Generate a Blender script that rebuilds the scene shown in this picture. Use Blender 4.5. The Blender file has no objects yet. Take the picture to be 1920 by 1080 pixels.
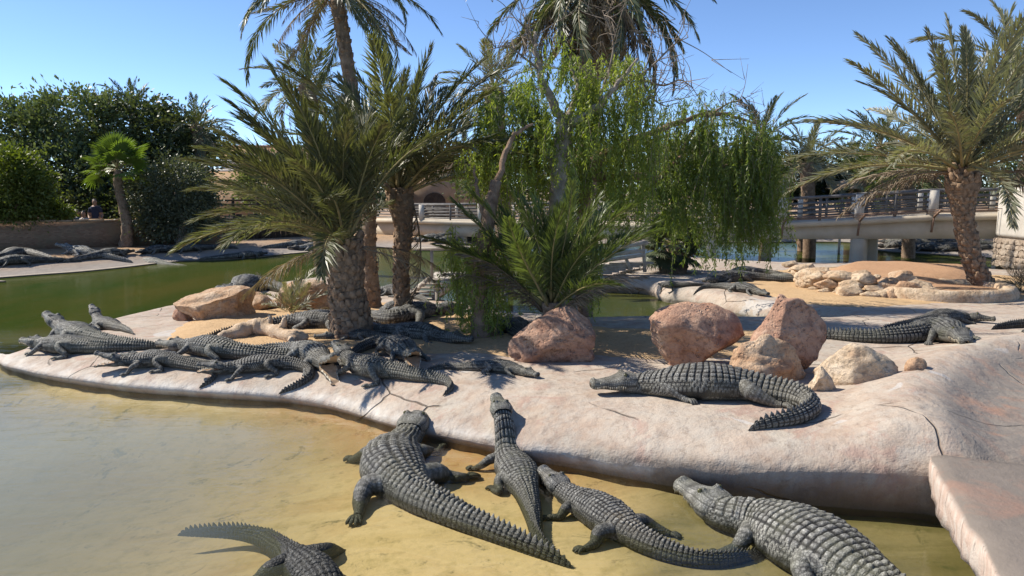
import bpy, bmesh, math, random
import numpy as np
from mathutils import Vector, Matrix, noise
from mathutils.geometry import delaunay_2d_cdt
R_ = math.radians
scene = bpy.context.scene
C = scene.collection
# ------------------------------------------------------------------ camera
F = 1400.0; PITCH = R_(7.7); CAMZ = 2.55
cam = bpy.data.cameras.new('camera'); cam_o = bpy.data.objects.new('camera', cam); C.objects.link(cam_o)
cam_o.location = (0, 0, CAMZ); cam_o.rotation_euler = (math.pi/2-PITCH, 0, 0)
cam.sensor_width = 36; cam.lens = 36*F/1920; cam.clip_start = .05; cam.clip_end = 3000
scene.camera = cam_o
# ------------------------------------------------------------------ sky and sun
SUN_EL = R_(44); SUN_TO = Vector((-.95, .31, 0)).normalized()
sun_dir = Vector((SUN_TO.x*math.cos(SUN_EL), SUN_TO.y*math.cos(SUN_EL), math.sin(SUN_EL)))
world = bpy.data.worlds.new('World'); scene.world = world; world.use_nodes = True
wn = world.node_tree; bg = wn.nodes['Background']
sky = wn.nodes.new('ShaderNodeTexSky'); sky.sky_type = 'NISHITA'; sky.sun_disc = False
sky.sun_elevation = SUN_EL; sky.sun_rotation = math.atan2(SUN_TO.x, SUN_TO.y)
sky.altitude = 0; sky.air_density = .55; sky.dust_density = 0.; sky.ozone_density = 4.5
wn.links.new(sky.outputs[0], bg.inputs[0]); bg.inputs[1].default_value = .145
sl = bpy.data.lights.new('sun', 'SUN'); so = bpy.data.objects.new('sun', sl); C.objects.link(so)
sl.energy = 5.0; sl.angle = R_(.53); sl.color = (1, .93, .82)
so.location = (-20, 12, 20); so.rotation_euler = sun_dir.to_track_quat('Z', 'Y').to_euler()
vs = scene.view_settings
vs.view_transform = 'Standard'; vs.look = 'None'; vs.gamma = 1; vs.exposure = .56
scene.cycles.transparent_max_bounces = 12; scene.cycles.max_bounces = 6

# ------------------------------------------------------------------ pixel <-> place (photograph 1920 wide)
_f = np.array([0, math.cos(PITCH), -math.sin(PITCH)]); _u = np.array([0, math.sin(PITCH), math.cos(PITCH)]); _r = np.array([1., 0, 0])
def ray(px, py): return _r*((px-960)/F) + _u*((540-py)/F) + _f
def G(px, py, z=0.):
    d = ray(px, py); return np.array([0, 0, CAMZ]) + d*((z-CAMZ)/d[2])
def D(px, py, dist):
    d = ray(px, py); return np.array([0, 0, CAMZ]) + d*(dist/d[1])

# ------------------------------------------------------------------ mesh helpers
def link(name, me, mat=None, parent=None, smooth=True):
    o = bpy.data.objects.new(name, me); C.objects.link(o)
    if mat is not None and not me.materials:
        for m in (mat if isinstance(mat, (list, tuple)) else [mat]): me.materials.append(m)
    if smooth and len(me.polygons): me.polygons.foreach_set('use_smooth', np.ones(len(me.polygons), bool))
    if parent: o.parent = parent
    return o
def mesh(name, v, faces, attrs=None, mi=None):
    """v (n,3); faces list of int arrays (k,3)/(k,4)"""
    me = bpy.data.meshes.new(name); v = np.asarray(v, np.float32)
    faces = [np.asarray(f, np.int32) for f in faces if len(f)]
    me.vertices.add(len(v)); me.vertices.foreach_set('co', v.ravel())
    tot = np.concatenate([np.full(len(f), f.shape[1], np.int32) for f in faces])
    idx = np.concatenate([f.ravel() for f in faces])
    me.loops.add(len(idx)); me.loops.foreach_set('vertex_index', idx)
    me.polygons.add(len(tot)); st = np.zeros(len(tot), np.int32); st[1:] = np.cumsum(tot)[:-1]
    me.polygons.foreach_set('loop_start', st); me.polygons.foreach_set('loop_total', tot)
    if mi is not None: me.polygons.foreach_set('material_index', np.asarray(mi, np.int32))
    me.update(calc_edges=True); me.validate()
    for k, a in (attrs or {}).items():
        at = me.attributes.new(k, 'FLOAT', 'POINT'); at.data.foreach_set('value', np.asarray(a, np.float32))
    return me
class MB:
    def __init__(s): s.v = []; s.q = []; s.t = []; s.n = 0; s.at = []
    def add(s, v, q=None, t=None, at=None):
        v = np.asarray(v, float)
        if q is not None and len(q): s.q.append(np.asarray(q)+s.n)
        if t is not None and len(t): s.t.append(np.asarray(t)+s.n)
        s.v.append(v); s.n += len(v); s.at.append(np.ones(len(v)) if at is None else np.asarray(at, float)); return s
    def box(s, lo, hi, bev=.0):
        (a, b, c), (d, e, f) = lo, hi
        v = [(a,b,c),(d,b,c),(d,e,c),(a,e,c),(a,b,f),(d,b,f),(d,e,f),(a,e,f)]
        return s.add(v, [(0,3,2,1),(4,5,6,7),(0,1,5,4),(1,2,6,5),(2,3,7,6),(3,0,4,7)])
    def beam(s, p, q, w, h, up=(0,0,1)):
        p = np.array(p, float); q = np.array(q, float); t = q-p; t /= np.linalg.norm(t)
        sd = np.cross(t, up); sd /= np.linalg.norm(sd)+1e-9; u = np.cross(sd, t)
        v = [o+sd*a*w/2+u*b*h/2 for o in (p, q) for a, b in ((-1,-1),(1,-1),(1,1),(-1,1))]
        return s.add(v, [(0,1,2,3),(7,6,5,4),(0,4,5,1),(1,5,6,2),(2,6,7,3),(3,7,4,0)])
    def tube(s, pts, rad, n=8, wob=0, seed=0, cap=True):
        v, q, t = tube(pts, rad, n, wob, seed, cap); return s.add(v, q, t)
    def build(s, name, mat, parent=None, smooth=True, at=None):
        f = []; 
        if s.q: f.append(np.concatenate(s.q))
        if s.t: f.append(np.concatenate(s.t))
        me = mesh(name, np.concatenate(s.v), f, {at: np.concatenate(s.at)} if at else None)
        return link(name, me, mat, parent, smooth)
def tube(pts, rad, n=8, wob=0, seed=0, cap=True):
    pts = np.asarray(pts, float); m = len(pts); rad = np.broadcast_to(np.asarray(rad, float), (m,))
    t = np.gradient(pts, axis=0); t /= np.linalg.norm(t, axis=1)[:, None]+1e-12
    ref = np.array([0, 0, 1.]) if abs(t[:, 2]).mean() < .8 else np.array([1., 0, 0])
    a = np.cross(t, ref); a /= np.linalg.norm(a, axis=1)[:, None]+1e-12; b = np.cross(t, a)
    th = np.arange(n)*2*math.pi/n
    rr = rad[:, None]*np.ones(n)
    if wob:
        g = np.random.default_rng(seed); rr = rr*(1+wob*(g.random((m, n))-.5)*2)
    v = pts[:, None]+rr[..., None]*(np.cos(th)[None, :, None]*a[:, None]+np.sin(th)[None, :, None]*b[:, None])
    i = np.arange(m-1)[:, None]*n; j = np.arange(n)[None]; j2 = (j+1) % n
    q = np.stack([i+j, i+n+j, i+n+j2, i+j2], -1).reshape(-1, 4)
    v = v.reshape(-1, 3); tr = []
    if cap:
        v = np.vstack([v, pts[0], pts[-1]]); k = m*n
        tr = [(k, jj, (jj+1) % n) for jj in range(n)]+[(k+1, (m-1)*n+(jj+1) % n, (m-1)*n+jj) for jj in range(n)]
    return v, q, tr
def catmull(pts, per=12, closed=False):
    p = np.asarray(pts, float); n = len(p)
    if closed: P = np.vstack([p[-1], p, p[0], p[1]]); segs = n
    else: P = np.vstack([2*p[0]-p[1], p, 2*p[-1]-p[-2]]); segs = n-1
    t = np.linspace(0, 1, per, endpoint=False)[:, None]; out = []
    for k in range(segs):
        a, b, c, d = P[k:k+4]
        out.append(.5*(2*b+(c-a)*t+(2*a-5*b+4*c-d)*t**2+(3*b-a-3*c+d)*t**3))
    r = np.vstack(out)
    return r if closed else np.vstack([r, p[-1]])
def resample(p, step, closed=False):
    q = np.vstack([p, p[:1]]) if closed else p
    l = np.r_[0, np.cumsum(np.linalg.norm(np.diff(q, axis=0), axis=1))]
    n = max(2, int(round(l[-1]/step))); s = np.linspace(0, l[-1], n, endpoint=not closed)
    return np.stack([np.interp(s, l, q[:, k]) for k in range(q.shape[1])], 1)
def gsmooth(x, k):
    if k < 1: return x
    w = np.exp(-.5*(np.arange(-3*k, 3*k+1)/k)**2); w /= w.sum()
    return np.convolve(np.pad(x, 3*k, mode='edge'), w, 'valid')
def sstep(a, b, x):
    t = np.clip((x-a)/(b-a), 0, 1); return t*t*(3-2*t)
def hash3(i, j, k=0):
    x = np.sin(i*127.1+j*311.7+k*74.7)*43758.5453; return x-np.floor(x)
def vnoise(x, y, z=0*1.):
    """smooth value noise, vectorised"""
    x, y, z = np.broadcast_arrays(*[np.asarray(a, float) for a in (x, y, z)])
    xi, yi, zi = np.floor(x), np.floor(y), np.floor(z); fx, fy, fz = x-xi, y-yi, z-zi
    fx, fy, fz = [f*f*(3-2*f) for f in (fx, fy, fz)]
    def l(a, b, t): return a+(b-a)*t
    c = lambda a, b, d: hash3(xi+a, yi+b, zi+d)
    return l(l(l(c(0,0,0), c(1,0,0), fx), l(c(0,1,0), c(1,1,0), fx), fy), l(l(c(0,0,1), c(1,0,1), fx), l(c(0,1,1), c(1,1,1), fx), fy), fz)*2-1
def fbm(x, y, z=0., o=4):
    r = 0; a = .5; s = 1
    for _ in range(o): r = r+a*vnoise(x*s+7.3*_, y*s+1.7*_, z*s+4.1*_); a *= .5; s *= 2.03
    return r
def empty(name, loc, label=None, cat=None, group=None, rz=0):
    o = bpy.data.objects.new(name, None); C.objects.link(o); o.empty_display_size = .1
    o.location = tuple(loc); o.rotation_euler = (0, 0, rz); tag(o, label, cat, group); return o
def tag(o, label=None, cat=None, group=None, kind=None):
    for k, v in (('label', label), ('category', cat), ('group', group), ('kind', kind)):
        if v: o[k] = v
    return o
def recentre(o, loc):
    """put the object's origin at loc (mesh given in world coordinates)"""
    loc = np.asarray(loc, float); o.data.transform(Matrix.Translation(-Vector(loc))); o.location = tuple(loc); return o

# ------------------------------------------------------------------ materials
class NT:
    def __init__(s, name):
        s.m = bpy.data.materials.new(name); s.m.use_nodes = True; s.t = s.m.node_tree; s.p = s.t.nodes['Principled BSDF']; s.o = s.t.nodes['Material Output']
    def n(s, typ, **kw):
        nd = s.t.nodes.new('ShaderNode'+typ)
        for k, v in kw.items():
            if k[0] == 'i' and k[1:].isdigit(): s.set(nd.inputs[int(k[1:])], v)
            elif k.startswith('in_'): s.set(nd.inputs[k[3:].replace('_', ' ')], v)
            else: setattr(nd, k, v)
        return nd
    def set(s, sock, v):
        if isinstance(v, bpy.types.NodeSocket): s.t.links.new(v, sock)
        elif isinstance(v, bpy.types.Node): s.t.links.new(v.outputs[0], sock)
        else:
            if isinstance(v, (tuple, list)) and len(v) == 3 and sock.type == 'RGBA': v = (*v, 1)
            sock.default_value = v
    def pos(s, scale=1., obj=False):
        c = s.n('TexCoord'); g = s.n('NewGeometry')
        src = c.outputs['Object'] if obj else g.outputs['Position']
        mp = s.n('Mapping', i0=src); mp.inputs['Scale'].default_value = scale if isinstance(scale, (tuple, list)) else (scale,)*3
        return mp.outputs[0]
    def noise(s, vec, scale, detail=5, rough=.55, dist=0):
        return s.n('TexNoise', i0=vec, in_Scale=scale, in_Detail=detail, in_Roughness=rough, in_Distortion=dist).outputs[0]
    def ramp(s, fac, stops, interp='LINEAR'):
        r = s.n('ValToRGB', i0=fac); cr = r.color_ramp; cr.interpolation = interp
        while len(cr.elements) < len(stops): cr.elements.new(.5)
        for e, (p, c) in zip(cr.elements, stops):
            e.position = p; e.color = (*c, 1) if not np.isscalar(c) else (c, c, c, 1)
        return r.outputs[0]
    def mix(s, f, a, b, mode='MIX'):
        m = s.n('Mix', data_type='RGBA', blend_type=mode); s.set(m.inputs[0], f); s.set(m.inputs[6], a); s.set(m.inputs[7], b); return m.outputs[2]
    def math(s, op, a, b=0.):
        return s.n('Math', operation=op, i0=a, i1=b).outputs[0]
    def attr(s, name): return s.n('Attribute', attribute_name=name).outputs['Fac']
    def bump(s, h, strength=.5, dist=.02, nrm=None):
        b = s.n('Bump', in_Height=h); b.inputs['Strength'].default_value = strength; b.inputs['Distance'].default_value = dist
        if nrm is not None: s.set(b.inputs['Normal'], nrm)
        return b.outputs[0]
    def fin(s, col, rough=.85, nrm=None, spec=.3):
        s.set(s.p.inputs['Base Color'], col); s.set(s.p.inputs['Roughness'], rough); s.p.inputs['Specular IOR Level'].default_value = spec
        if nrm is not None: s.set(s.p.inputs['Normal'], nrm)
        return s.m
def m_concrete():
    t = NT('pink_concrete'); p = t.pos()
    n1 = t.noise(p, .9, 6, .6, .4); n2 = t.noise(p, 5, 8, .65); n3 = t.noise(p, 60, 4, .6)
    c = t.ramp(n1, [(.30, (.385, .33, .265)), (.45, (.435, .355, .28)), (.55, (.365, .275, .21)), (.66, (.43, .375, .30))])
    c = t.mix(t.ramp(n2, [(.42, 0.), (.62, .6)]), c, (.44, .40, .34)); c = t.mix(t.ramp(t.noise(p, 11, 7, .75, .3), [(.52, 0.), (.68, .7)]), c, (.22, .165, .125))
    c = t.mix(t.ramp(t.noise(t.pos((1, 1, .4)), 2.3, 7, .7, .8), [(.55, 0.), (.63, .7)]), c, (.36, .24, .19))
    c = t.mix(t.ramp(t.noise(p, 1.1, 3, .5, 1.2), [(.66, 0.), (.685, .7)]), c, (.48, .46, .43))
    c = t.mix(t.ramp(n3, [(.30, .35), (.5, 0.)]), c, (.30, .23, .19))
    # thin cracks
    vv = t.n('TexVoronoi', feature='DISTANCE_TO_EDGE', i0=t.mix(.10, p, t.n('TexNoise', i0=p, in_Scale=3.).outputs[1], 'ADD'), in_Scale=.62)
    crack = t.ramp(vv.outputs[0], [(.002, 1.), (.007, 0.)]); 
    crack = t.mix(t.ramp(t.noise(p, .8, 2), [(.5, 0.), (.62, 1.)]), 0., crack, 'MULTIPLY') if False else crack
    crackm = t.math('MULTIPLY', crack, t.ramp(t.noise(p, 1.2, 2), [(.49, 0.), (.56, 1.)]))
    c = t.mix(t.math('MULTIPLY', crackm, .8), c, (.10, .07, .05))
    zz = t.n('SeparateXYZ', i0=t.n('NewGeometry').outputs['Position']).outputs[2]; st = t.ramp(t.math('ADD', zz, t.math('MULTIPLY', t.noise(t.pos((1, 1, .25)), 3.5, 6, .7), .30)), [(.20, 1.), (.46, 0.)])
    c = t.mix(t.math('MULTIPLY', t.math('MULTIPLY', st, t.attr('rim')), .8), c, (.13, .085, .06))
    # stain near the water and grey slide side
    wet = t.attr('wet'); c = t.mix(t.math('MULTIPLY', wet, t.ramp(n2, [(.25, .95), (.7, .6)])), c, (.10, .085, .055))
    lime = t.attr('lime'); c = t.mix(t.math('MULTIPLY', lime, t.ramp(n2, [(.35, .2), (.62, .9)])), c, (.60, .56, .50))
    sl_ = t.attr('slide'); gs = t.mix(t.ramp(t.noise(t.pos((1, 1, 1)), 1.4, 6, .6, 1.5), [(.50, 0.), (.66, .8)]), (.20, .175, .15), (.36, .19, .12))
    gs = t.mix(t.ramp(n2, [(.48, 0.), (.66, .6)]), gs, (.13, .115, .10)); c = t.mix(t.math('MULTIPLY', sl_, .85), c, gs)
    h = t.math('ADD', t.math('MULTIPLY', t.noise(p, 2.6, 6, .55, .2), 1.), t.math('MULTIPLY', crackm, -.5))
    nr = t.bump(h, .75, .08); nr = t.bump(n3, .6, .008, nr); nr = t.bump(t.noise(t.pos((1, 1, 1)), 17, 4, .5, .3), .35, .012, nr)
    return t.fin(c, .88, nr)
def m_sand(name, a, b, dark, sc=1.):
    t = NT(name); p = t.pos()
    c = t.mix(t.noise(p, 2.2*sc, 6, .6), a, b); c = t.mix(t.ramp(t.noise(p, 24*sc, 5, .7), [(.52, 0.), (.7, .75)]), c, dark)
    h = t.math('ADD', t.noise(p, 7*sc, 8, .7), t.math('MULTIPLY', t.noise(p, 70, 3), .25))
    return t.fin(c, .95, t.bump(h, .8, .05), .1)
def m_rock(name, cols, pit=.6):
    t = NT(name); p = t.pos()
    n1 = t.noise(p, 3.2, 7, .62, .7); c = t.ramp(n1, [(.28, cols[0]), (.45, cols[1]), (.58, cols[2]), (.75, cols[3])])
    n2 = t.noise(p, 18, 6, .7); c = t.mix(t.ramp(n2, [(.35, .7), (.52, 0.)]), c, tuple(x*.45 for x in cols[1]))
    v = t.n('TexVoronoi', i0=t.mix(.06, p, t.n('TexNoise', i0=p, in_Scale=9.).outputs[1], 'ADD'), in_Scale=19.)
    pits = t.math('MULTIPLY', t.ramp(v.outputs[0], [(.16, 1.), (.36, 0.)]), t.ramp(t.noise(p, 3, 3), [(.42, 0.), (.62, pit)]))
    h = t.math('SUBTRACT', t.math('ADD', t.math('MULTIPLY', n2, .8), t.noise(p, 7, 6, .65)), t.math('MULTIPLY', pits, .9))
    return t.fin(c, .93, t.bump(h, .8, .05), .2)
def m_leaf(name, a, b, tr=.28, rough=.5, vscale=1.5, dead=None, trc=None):
    t = NT(name); p = t.pos(); oi = t.n('ObjectInfo')
    c = t.mix(t.ramp(t.noise(p, vscale, 4), [(.32, 0.), (.68, 1.)]), a, b)
    hs = t.n('HueSaturation'); t.set(hs.inputs['Color'], c); hs.inputs['Saturation'].default_value = 1
    t.set(hs.inputs['Value'], t.math('ADD', .75, t.math('MULTIPLY', oi.outputs['Random'], .5))); c = hs.outputs[0]
    if dead: c = t.mix(t.ramp(t.noise(p, 2.6, 5, .7), [(.55, 0.), (.72, .85)]), c, dead)
    t.fin(c, rough, None, .45)
    tl = t.n('BsdfTranslucent'); t.set(tl.inputs[0], t.mix(1., c, trc or (1.5, 1.6, .6), 'MULTIPLY'))
    ms = t.n('MixShader', i0=tr); t.set(ms.inputs[1], t.p.outputs[0]); t.set(ms.inputs[2], tl.outputs[0]); t.t.links.new(ms.outputs[0], t.o.inputs[0])
    return t.m
def m_bark(name, a, b, sc=8., st=.8):
    t = NT(name); p = t.pos(); c = t.mix(t.ramp(t.noise(p, sc, 6, .65, .4), [(.32, 0.), (.66, 1.)]), a, b)
    return t.fin(c, .92, t.bump(t.noise(t.pos((1, 1, .45)), sc*2.4, 6, .7), st, .03), .2)
def m_plain(name, a, b, sc=4., rough=.8, bump=.3, spec=.3):
    t = NT(name); p = t.pos(); n = t.noise(p, sc, 6, .65)
    c = t.mix(t.ramp(n, [(.35, 0.), (.65, 1.)]), a, b); return t.fin(c, rough, t.bump(t.noise(p, sc*8, 5, .7), bump, .01), spec)
def m_wood(name, a, b):
    t = NT(name); p = t.pos((3, 3, 14), True); n = t.noise(p, 3, 6, .7, .5)
    return t.fin(t.mix(t.ramp(n, [(.3, 0.), (.7, 1.)]), a, b), .9, t.bump(n, .6, .01), .2)
def m_croc():
    t = NT('crocodile_hide'); p = t.pos(); pl = t.attr('plate'); dr = t.attr('dorsal'); oi = t.n('ObjectInfo')
    n = t.noise(p, 9, 5, .65); n2 = t.noise(p, 60, 4, .7)
    c = t.mix(t.ramp(n, [(.3, 0.), (.7, 1.)]), (.185, .180, .163), (.43, .42, .385))
    c = t.mix(t.math('MULTIPLY', dr, .35), (.235, .225, .19), c) if False else t.mix(dr, t.mix(n, (.22, .21, .18), (.40, .385, .33)), c)
    c = t.mix(t.ramp(n2, [(.42, .5), (.6, 0.)]), c, (.07, .07, .065))
    vo = t.n('TexVoronoi', feature='DISTANCE_TO_EDGE', i0=t.n('TexCoord').outputs['Object'], in_Scale=46.); ve = t.ramp(vo.outputs[0], [(.02, 1.), (.16, 0.)])
    c = t.mix(t.math('MULTIPLY', ve, .55), c, (.05, .048, .043))
    c = t.mix(t.ramp(pl, [(.25, 1.), (1., 0.)]), c, (.016, .015, .014))
    mudn = t.ramp(t.math('ADD', t.noise(t.n('TexCoord').outputs['Object'], 2.3, 5, .65), t.math('MULTIPLY', oi.outputs['Random'], .12)), [(.52, 0.), (.72, .40)]); c = t.mix(mudn, c, t.mix(oi.outputs['Random'], (.19, .15, .095), (.12, .125, .085)))
    wl = t.ramp(t.n('SeparateXYZ', i0=p).outputs[2], [(.0, .75), (.075, 0.)]); c = t.mix(wl, c, (.028, .028, .02))
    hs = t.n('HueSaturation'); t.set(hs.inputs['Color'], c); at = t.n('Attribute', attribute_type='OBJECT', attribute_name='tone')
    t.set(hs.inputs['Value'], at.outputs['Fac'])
    return t.fin(hs.outputs[0], t.ramp(n, [(.3, .42), (.7, .62)]), t.bump(t.math('SUBTRACT', t.math('ADD', n2, t.math('MULTIPLY', n, .5)), t.math('MULTIPLY', ve, .8)), .55, .007), .3)
def m_water():
    t = NT('pond_water'); p = t.pos()
    mk = t.attr('murk'); gr = t.attr('green')
    n = t.noise(t.pos((1, .35, 1)), .5, 4)
    col = t.mix(gr, (.235, .24, .165), (.034, .062, .012)); col = t.mix(t.ramp(n, [(.35, 0.), (.65, 1.)]), col, t.mix(gr, (.19, .205, .15), (.075, .075, .018)))
    h = t.math('ADD', t.noise(t.pos((1, 2.6, 1)), 2.6, 4, .55, .8), t.math('MULTIPLY', t.noise(t.pos((1, 2.6, 1)), 9, 3, .5), .25))
    nr = t.bump(h, .16, .03)
    tr = t.n('BsdfTransparent', i0=(.93, .95, .86)); df = t.n('BsdfDiffuse', i0=col)
    a = t.n('MixShader', i0=mk, i1=tr.outputs[0], i2=df.outputs[0])
    fr = t.n('Fresnel', in_IOR=1.33); t.set(fr.inputs['Normal'], nr)
    frc = t.math('MINIMUM', fr.outputs[0], t.math('SUBTRACT', .62, t.math('MULTIPLY', gr, .31)))
    gl = t.n('BsdfGlossy', in_Roughness=.015); t.set(gl.inputs['Normal'], nr)
    b = t.n('MixShader', i0=frc, i1=a.outputs[0], i2=gl.outputs[0]); t.t.links.new(b.outputs[0], t.o.inputs[0])
    return t.m
def m_floor():
    t = NT('pond_floor'); p = t.pos()
    n1 = t.noise(t.pos((.6, 1.6, 1)), .8, 6, .6, 1.); n2 = t.noise(p, 6, 7, .7)
    c = t.ramp(n1, [(.3, (.47, .32, .15)), (.5, (.57, .43, .24)), (.7, (.49, .36, .175))])
    c = t.mix(t.ramp(n2, [(.50, 0.), (.72, .6)]), c, (.27, .21, .08))
    c = t.mix(t.ramp(t.noise(p, 3.1, 8, .75, .5), [(.58, 0.), (.66, .75)]), c, (.12, .11, .055))
    c = t.mix(t.math('MULTIPLY', t.attr('rust'), t.ramp(n2, [(.3, .9), (.7, .3)])), c, (.36, .15, .045))
    c = t.mix(t.math('MULTIPLY', t.attr('algae'), t.ramp(n1, [(.3, .95), (.75, .5)])), c, (.075, .075, .022))
    return t.fin(c, .9, t.bump(t.noise(p, 14, 7, .7), .35, .02), .2)
M = {}
M['concrete'] = m_concrete(); M['floor'] = m_floor(); M['water'] = m_water(); M['croc'] = m_croc()
M['sand'] = m_sand('sandy_soil', (.47, .31, .165), (.58, .41, .24), (.30, .19, .10)); M['ground'] = m_sand('dry_earth', (.30, .20, .12), (.40, .28, .18), (.18, .12, .07), .6)
M['rock_red'] = m_rock('red_rock', [(.23, .12, .08), (.38, .22, .15), (.46, .29, .20), (.52, .39, .29)], .9)
M['rock_tan'] = m_rock('tan_rock', [(.36, .19, .11), (.48, .31, .19), (.55, .40, .27), (.60, .48, .36)], .5)
M['rock_pale'] = m_rock('pale_rock', [(.38, .24, .15), (.52, .38, .25), (.60, .47, .33), (.66, .55, .42)], .3)
M['mouth'] = m_plain('mouth_lining', (.40, .27, .16), (.52, .38, .25), 20, .5, .2); M['tooth'] = m_plain('tooth', (.62, .58, .46), (.7, .66, .55), 30, .4, .1)
M['eye'] = m_plain('crocodile_eye', (.03, .03, .01), (.10, .09, .02), 60, .12, 0, .6)
# ================================================================== the land
def poly(px, step=.12):
    return resample(catmull(np.array([p[:2] for p in px]), 8, True), step, True)
def g2(px, py, z=0.): return tuple(G(px, py, z)[:2])
front = [(-8,672),(0,690),(40,703),(100,716),(180,729),(250,738),(330,744),(400,749),(470,753),(530,757),(590,765),(640,776),(690,791),(740,806),(800,822),(870,838),(940,855),(1000,868),(1080,882),(1150,896),(1230,911),(1300,922),(1380,935),(1450,944),(1530,952),(1600,958),(1680,964),(1750,969),(1860,980)]
back1 = [(1900,512),(1800,507),(1700,502),(1600,498),(1500,498),(1400,494),(1300,488),(1220,487),(1120,492),(1045,502),(1005,513),(1030,522),(1100,527),(1180,530),(1220,534),(1245,545),(1300,553),(1360,567),(1430,581),(1490,590),(1540,596),(1566,603),(1545,611),(1480,612),(1380,610),(1230,606),(1130,606),(1060,598),(1000,589),(950,582),(890,568),(850,560),(800,551),(750,538),(700,528),(620,511),(520,521),(430,537),(350,554),(270,571),(200,587),(130,605),(70,626),(20,648)]
LAND = [g2(*p) for p in front]+[(7, 5.0), (11, 5.2), (17, 7), (19, 14), (15.5, 20.5)]+[g2(*p, .26) for p in back1]
LAND = poly(LAND)
def seg_dist(P, Q):
    """P (m,2), closed polygon Q -> signed distance (+ inside), nearest index"""
    P = np.asarray(P, float); out_d = np.empty(len(P)); out_i = np.empty(len(P), int); ins = np.zeros(len(P), bool)
    A = Q; B = np.roll(Q, -1, 0); AB = B-A; l2 = (AB**2).sum(1)+1e-12
    for s in range(0, len(P), 4000):
        p = P[s:s+4000, None]; ap = p-A[None]; t = np.clip((ap*AB).sum(-1)/l2, 0, 1)
        d2 = ((ap-t[..., None]*AB)**2).sum(-1); i = d2.argmin(1); out_i[s:s+4000] = i; out_d[s:s+4000] = np.sqrt(d2[np.arange(len(i)), i])
        y = p[..., 1]; x = p[..., 0]; c = ((A[:, 1] > y) != (B[:, 1] > y)) & (x < AB[:, 0]*(y-A[:, 1])/(AB[:, 1]+1e-15)+A[:, 0])
        ins[s:s+4000] = c.sum(1) % 2 == 1
    return np.where(ins, out_d, -out_d), out_i
# ledge: lip height and rounding width along the waterline
_lx = np.array([g2(*p)[0] for p in front]); _fr = LAND[:, 1] < np.interp(LAND[:, 0], _lx, [g2(*p)[1] for p in front])+.3
def _lip(x): return np.interp(x, [-7, -4, -2.2, -1.2, -.3, .4, 1.2, 2.2], [.07, .10, .06, .03, .06, .12, .24, .33])
def _wid(x): return np.interp(x, [-7, -4, -2.2, -1, 0, 1.2, 2.4], [1.1, 1.2, 1.2, 1.1, .85, .65, .55])
LIP = np.where(_fr, _lip(LAND[:, 0]), .12); WID = np.where(_fr, _wid(LAND[:, 0]), .35)
LIP = np.convolve(np.pad(LIP, 12, mode='wrap'), np.ones(25)/25, 'valid'); WID = np.convolve(np.pad(WID, 12, mode='wrap'), np.ones(25)/25, 'valid')
RIDGE = catmull([G(x, y, .68)[:2] for x, y in [(2060,622),(1930,634),(1840,652),(1775,676),(1728,712),(1722,760),(1752,805),(1830,838),(1960,850)]], 8)
def ridge_d(x, y):
    P = np.stack([np.ravel(x), np.ravel(y)], 1); A = RIDGE[:-1]; AB = np.diff(RIDGE, axis=0)
    ap = P[:, None]-A; t = np.clip((ap*AB).sum(-1)/(AB**2).sum(1), 0, 1); v = ap-t[..., None]*AB; d2 = (v**2).sum(-1); i = d2.argmin(1); k = np.arange(len(i))
    sg = AB[i, 0]*ap[k, i, 1]-AB[i, 1]*ap[k, i, 0]
    return np.sqrt(d2[k, i]).reshape(np.shape(x)), sg.reshape(np.shape(x))
def land_h(x, y, sd=None, idx=None):
    x = np.asarray(x, float); y = np.asarray(y, float)
    if sd is None: sd, idx = seg_dist(np.stack([x, y], 1), LAND)
    H = np.interp(x, [-7, -3, 0, 2, 5], [.25, .33, .42, .48, .50])
    H = np.where(y > 11, H-.12*sstep(11, 14, y), H)
    k = np.clip(sd/WID[idx], 0, 1); sh = (1-(1-k)**2.3)**(1/1.55)
    z = LIP[idx]+(np.maximum(H-LIP[idx], .03))*sh
    z = z+.018*fbm(x*.9, y*.9, 3.)*np.clip(sd/.5, 0, 1)+.010*fbm(x*4, y*4, 1.)+np.where(sd < 1.3, .010*fbm(x*9, y*9, 6.), 0)*np.clip(sd/.1, 0, 1)
    rd, sg = ridge_d(x, y); on = np.clip((x-2.2)/.8, 0, 1)
    z = z+on*np.where(sg > 0, .22*np.exp(-(rd/.42)**2)-.02, .22*np.exp(-(rd/.55)**2))*np.clip(sd/.3, 0, 1)
    return z
FARB = [(-70, 14), (-40, 15.5)]+[g2(*p, .05) for p in [(-150,530),(-60,524),(0,519),(80,513),(150,508),(240,499),(330,489),(450,483),(560,473),(640,466),(720,463),(780,468),(840,468),(900,462),(1000,458),(1200,455),(1400,453),(1580,453),(1620,462),(1660,470),(1740,475),(1820,480),(1920,484)]]+[(22, 26), (40, 22), (70, 18), (900, 20), (900, 900), (-900, 900), (-900, 14)]
FARB = np.array(FARB)
def far_h(x, y, sd=None):
    if sd is None: sd, _ = seg_dist(np.stack([x, y], 1), FARB)
    return .04+.30*sstep(0, 2.2, sd)+.04*fbm(np.asarray(x)*.5, np.asarray(y)*.5, 2.)*np.clip(sd/3, 0, 1)
def floor_z(x, y):
    d = .085+.15*np.clip(-(x+1.1), 0, 8)+.02*fbm(x*.8, y*.8, 5.)
    d = np.where(y > 7, np.maximum(d, .1+1.0*sstep(10.5, 12.5, y)*1), d)
    x = np.atleast_1d(np.asarray(x, float)); y = np.atleast_1d(np.asarray(y, float)); near = (y < 12) & (x > -9) & (x < 8); bd = np.full(x.shape, 9.)
    if near.any(): bd[near] = np.maximum(-seg_dist(np.stack([x[near], y[near]], 1), LAND)[0], 0)
    d = np.where(y < 12, np.minimum(d, .05+.34*bd), d)
    return -np.clip(d, .03, 1.3)
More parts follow.
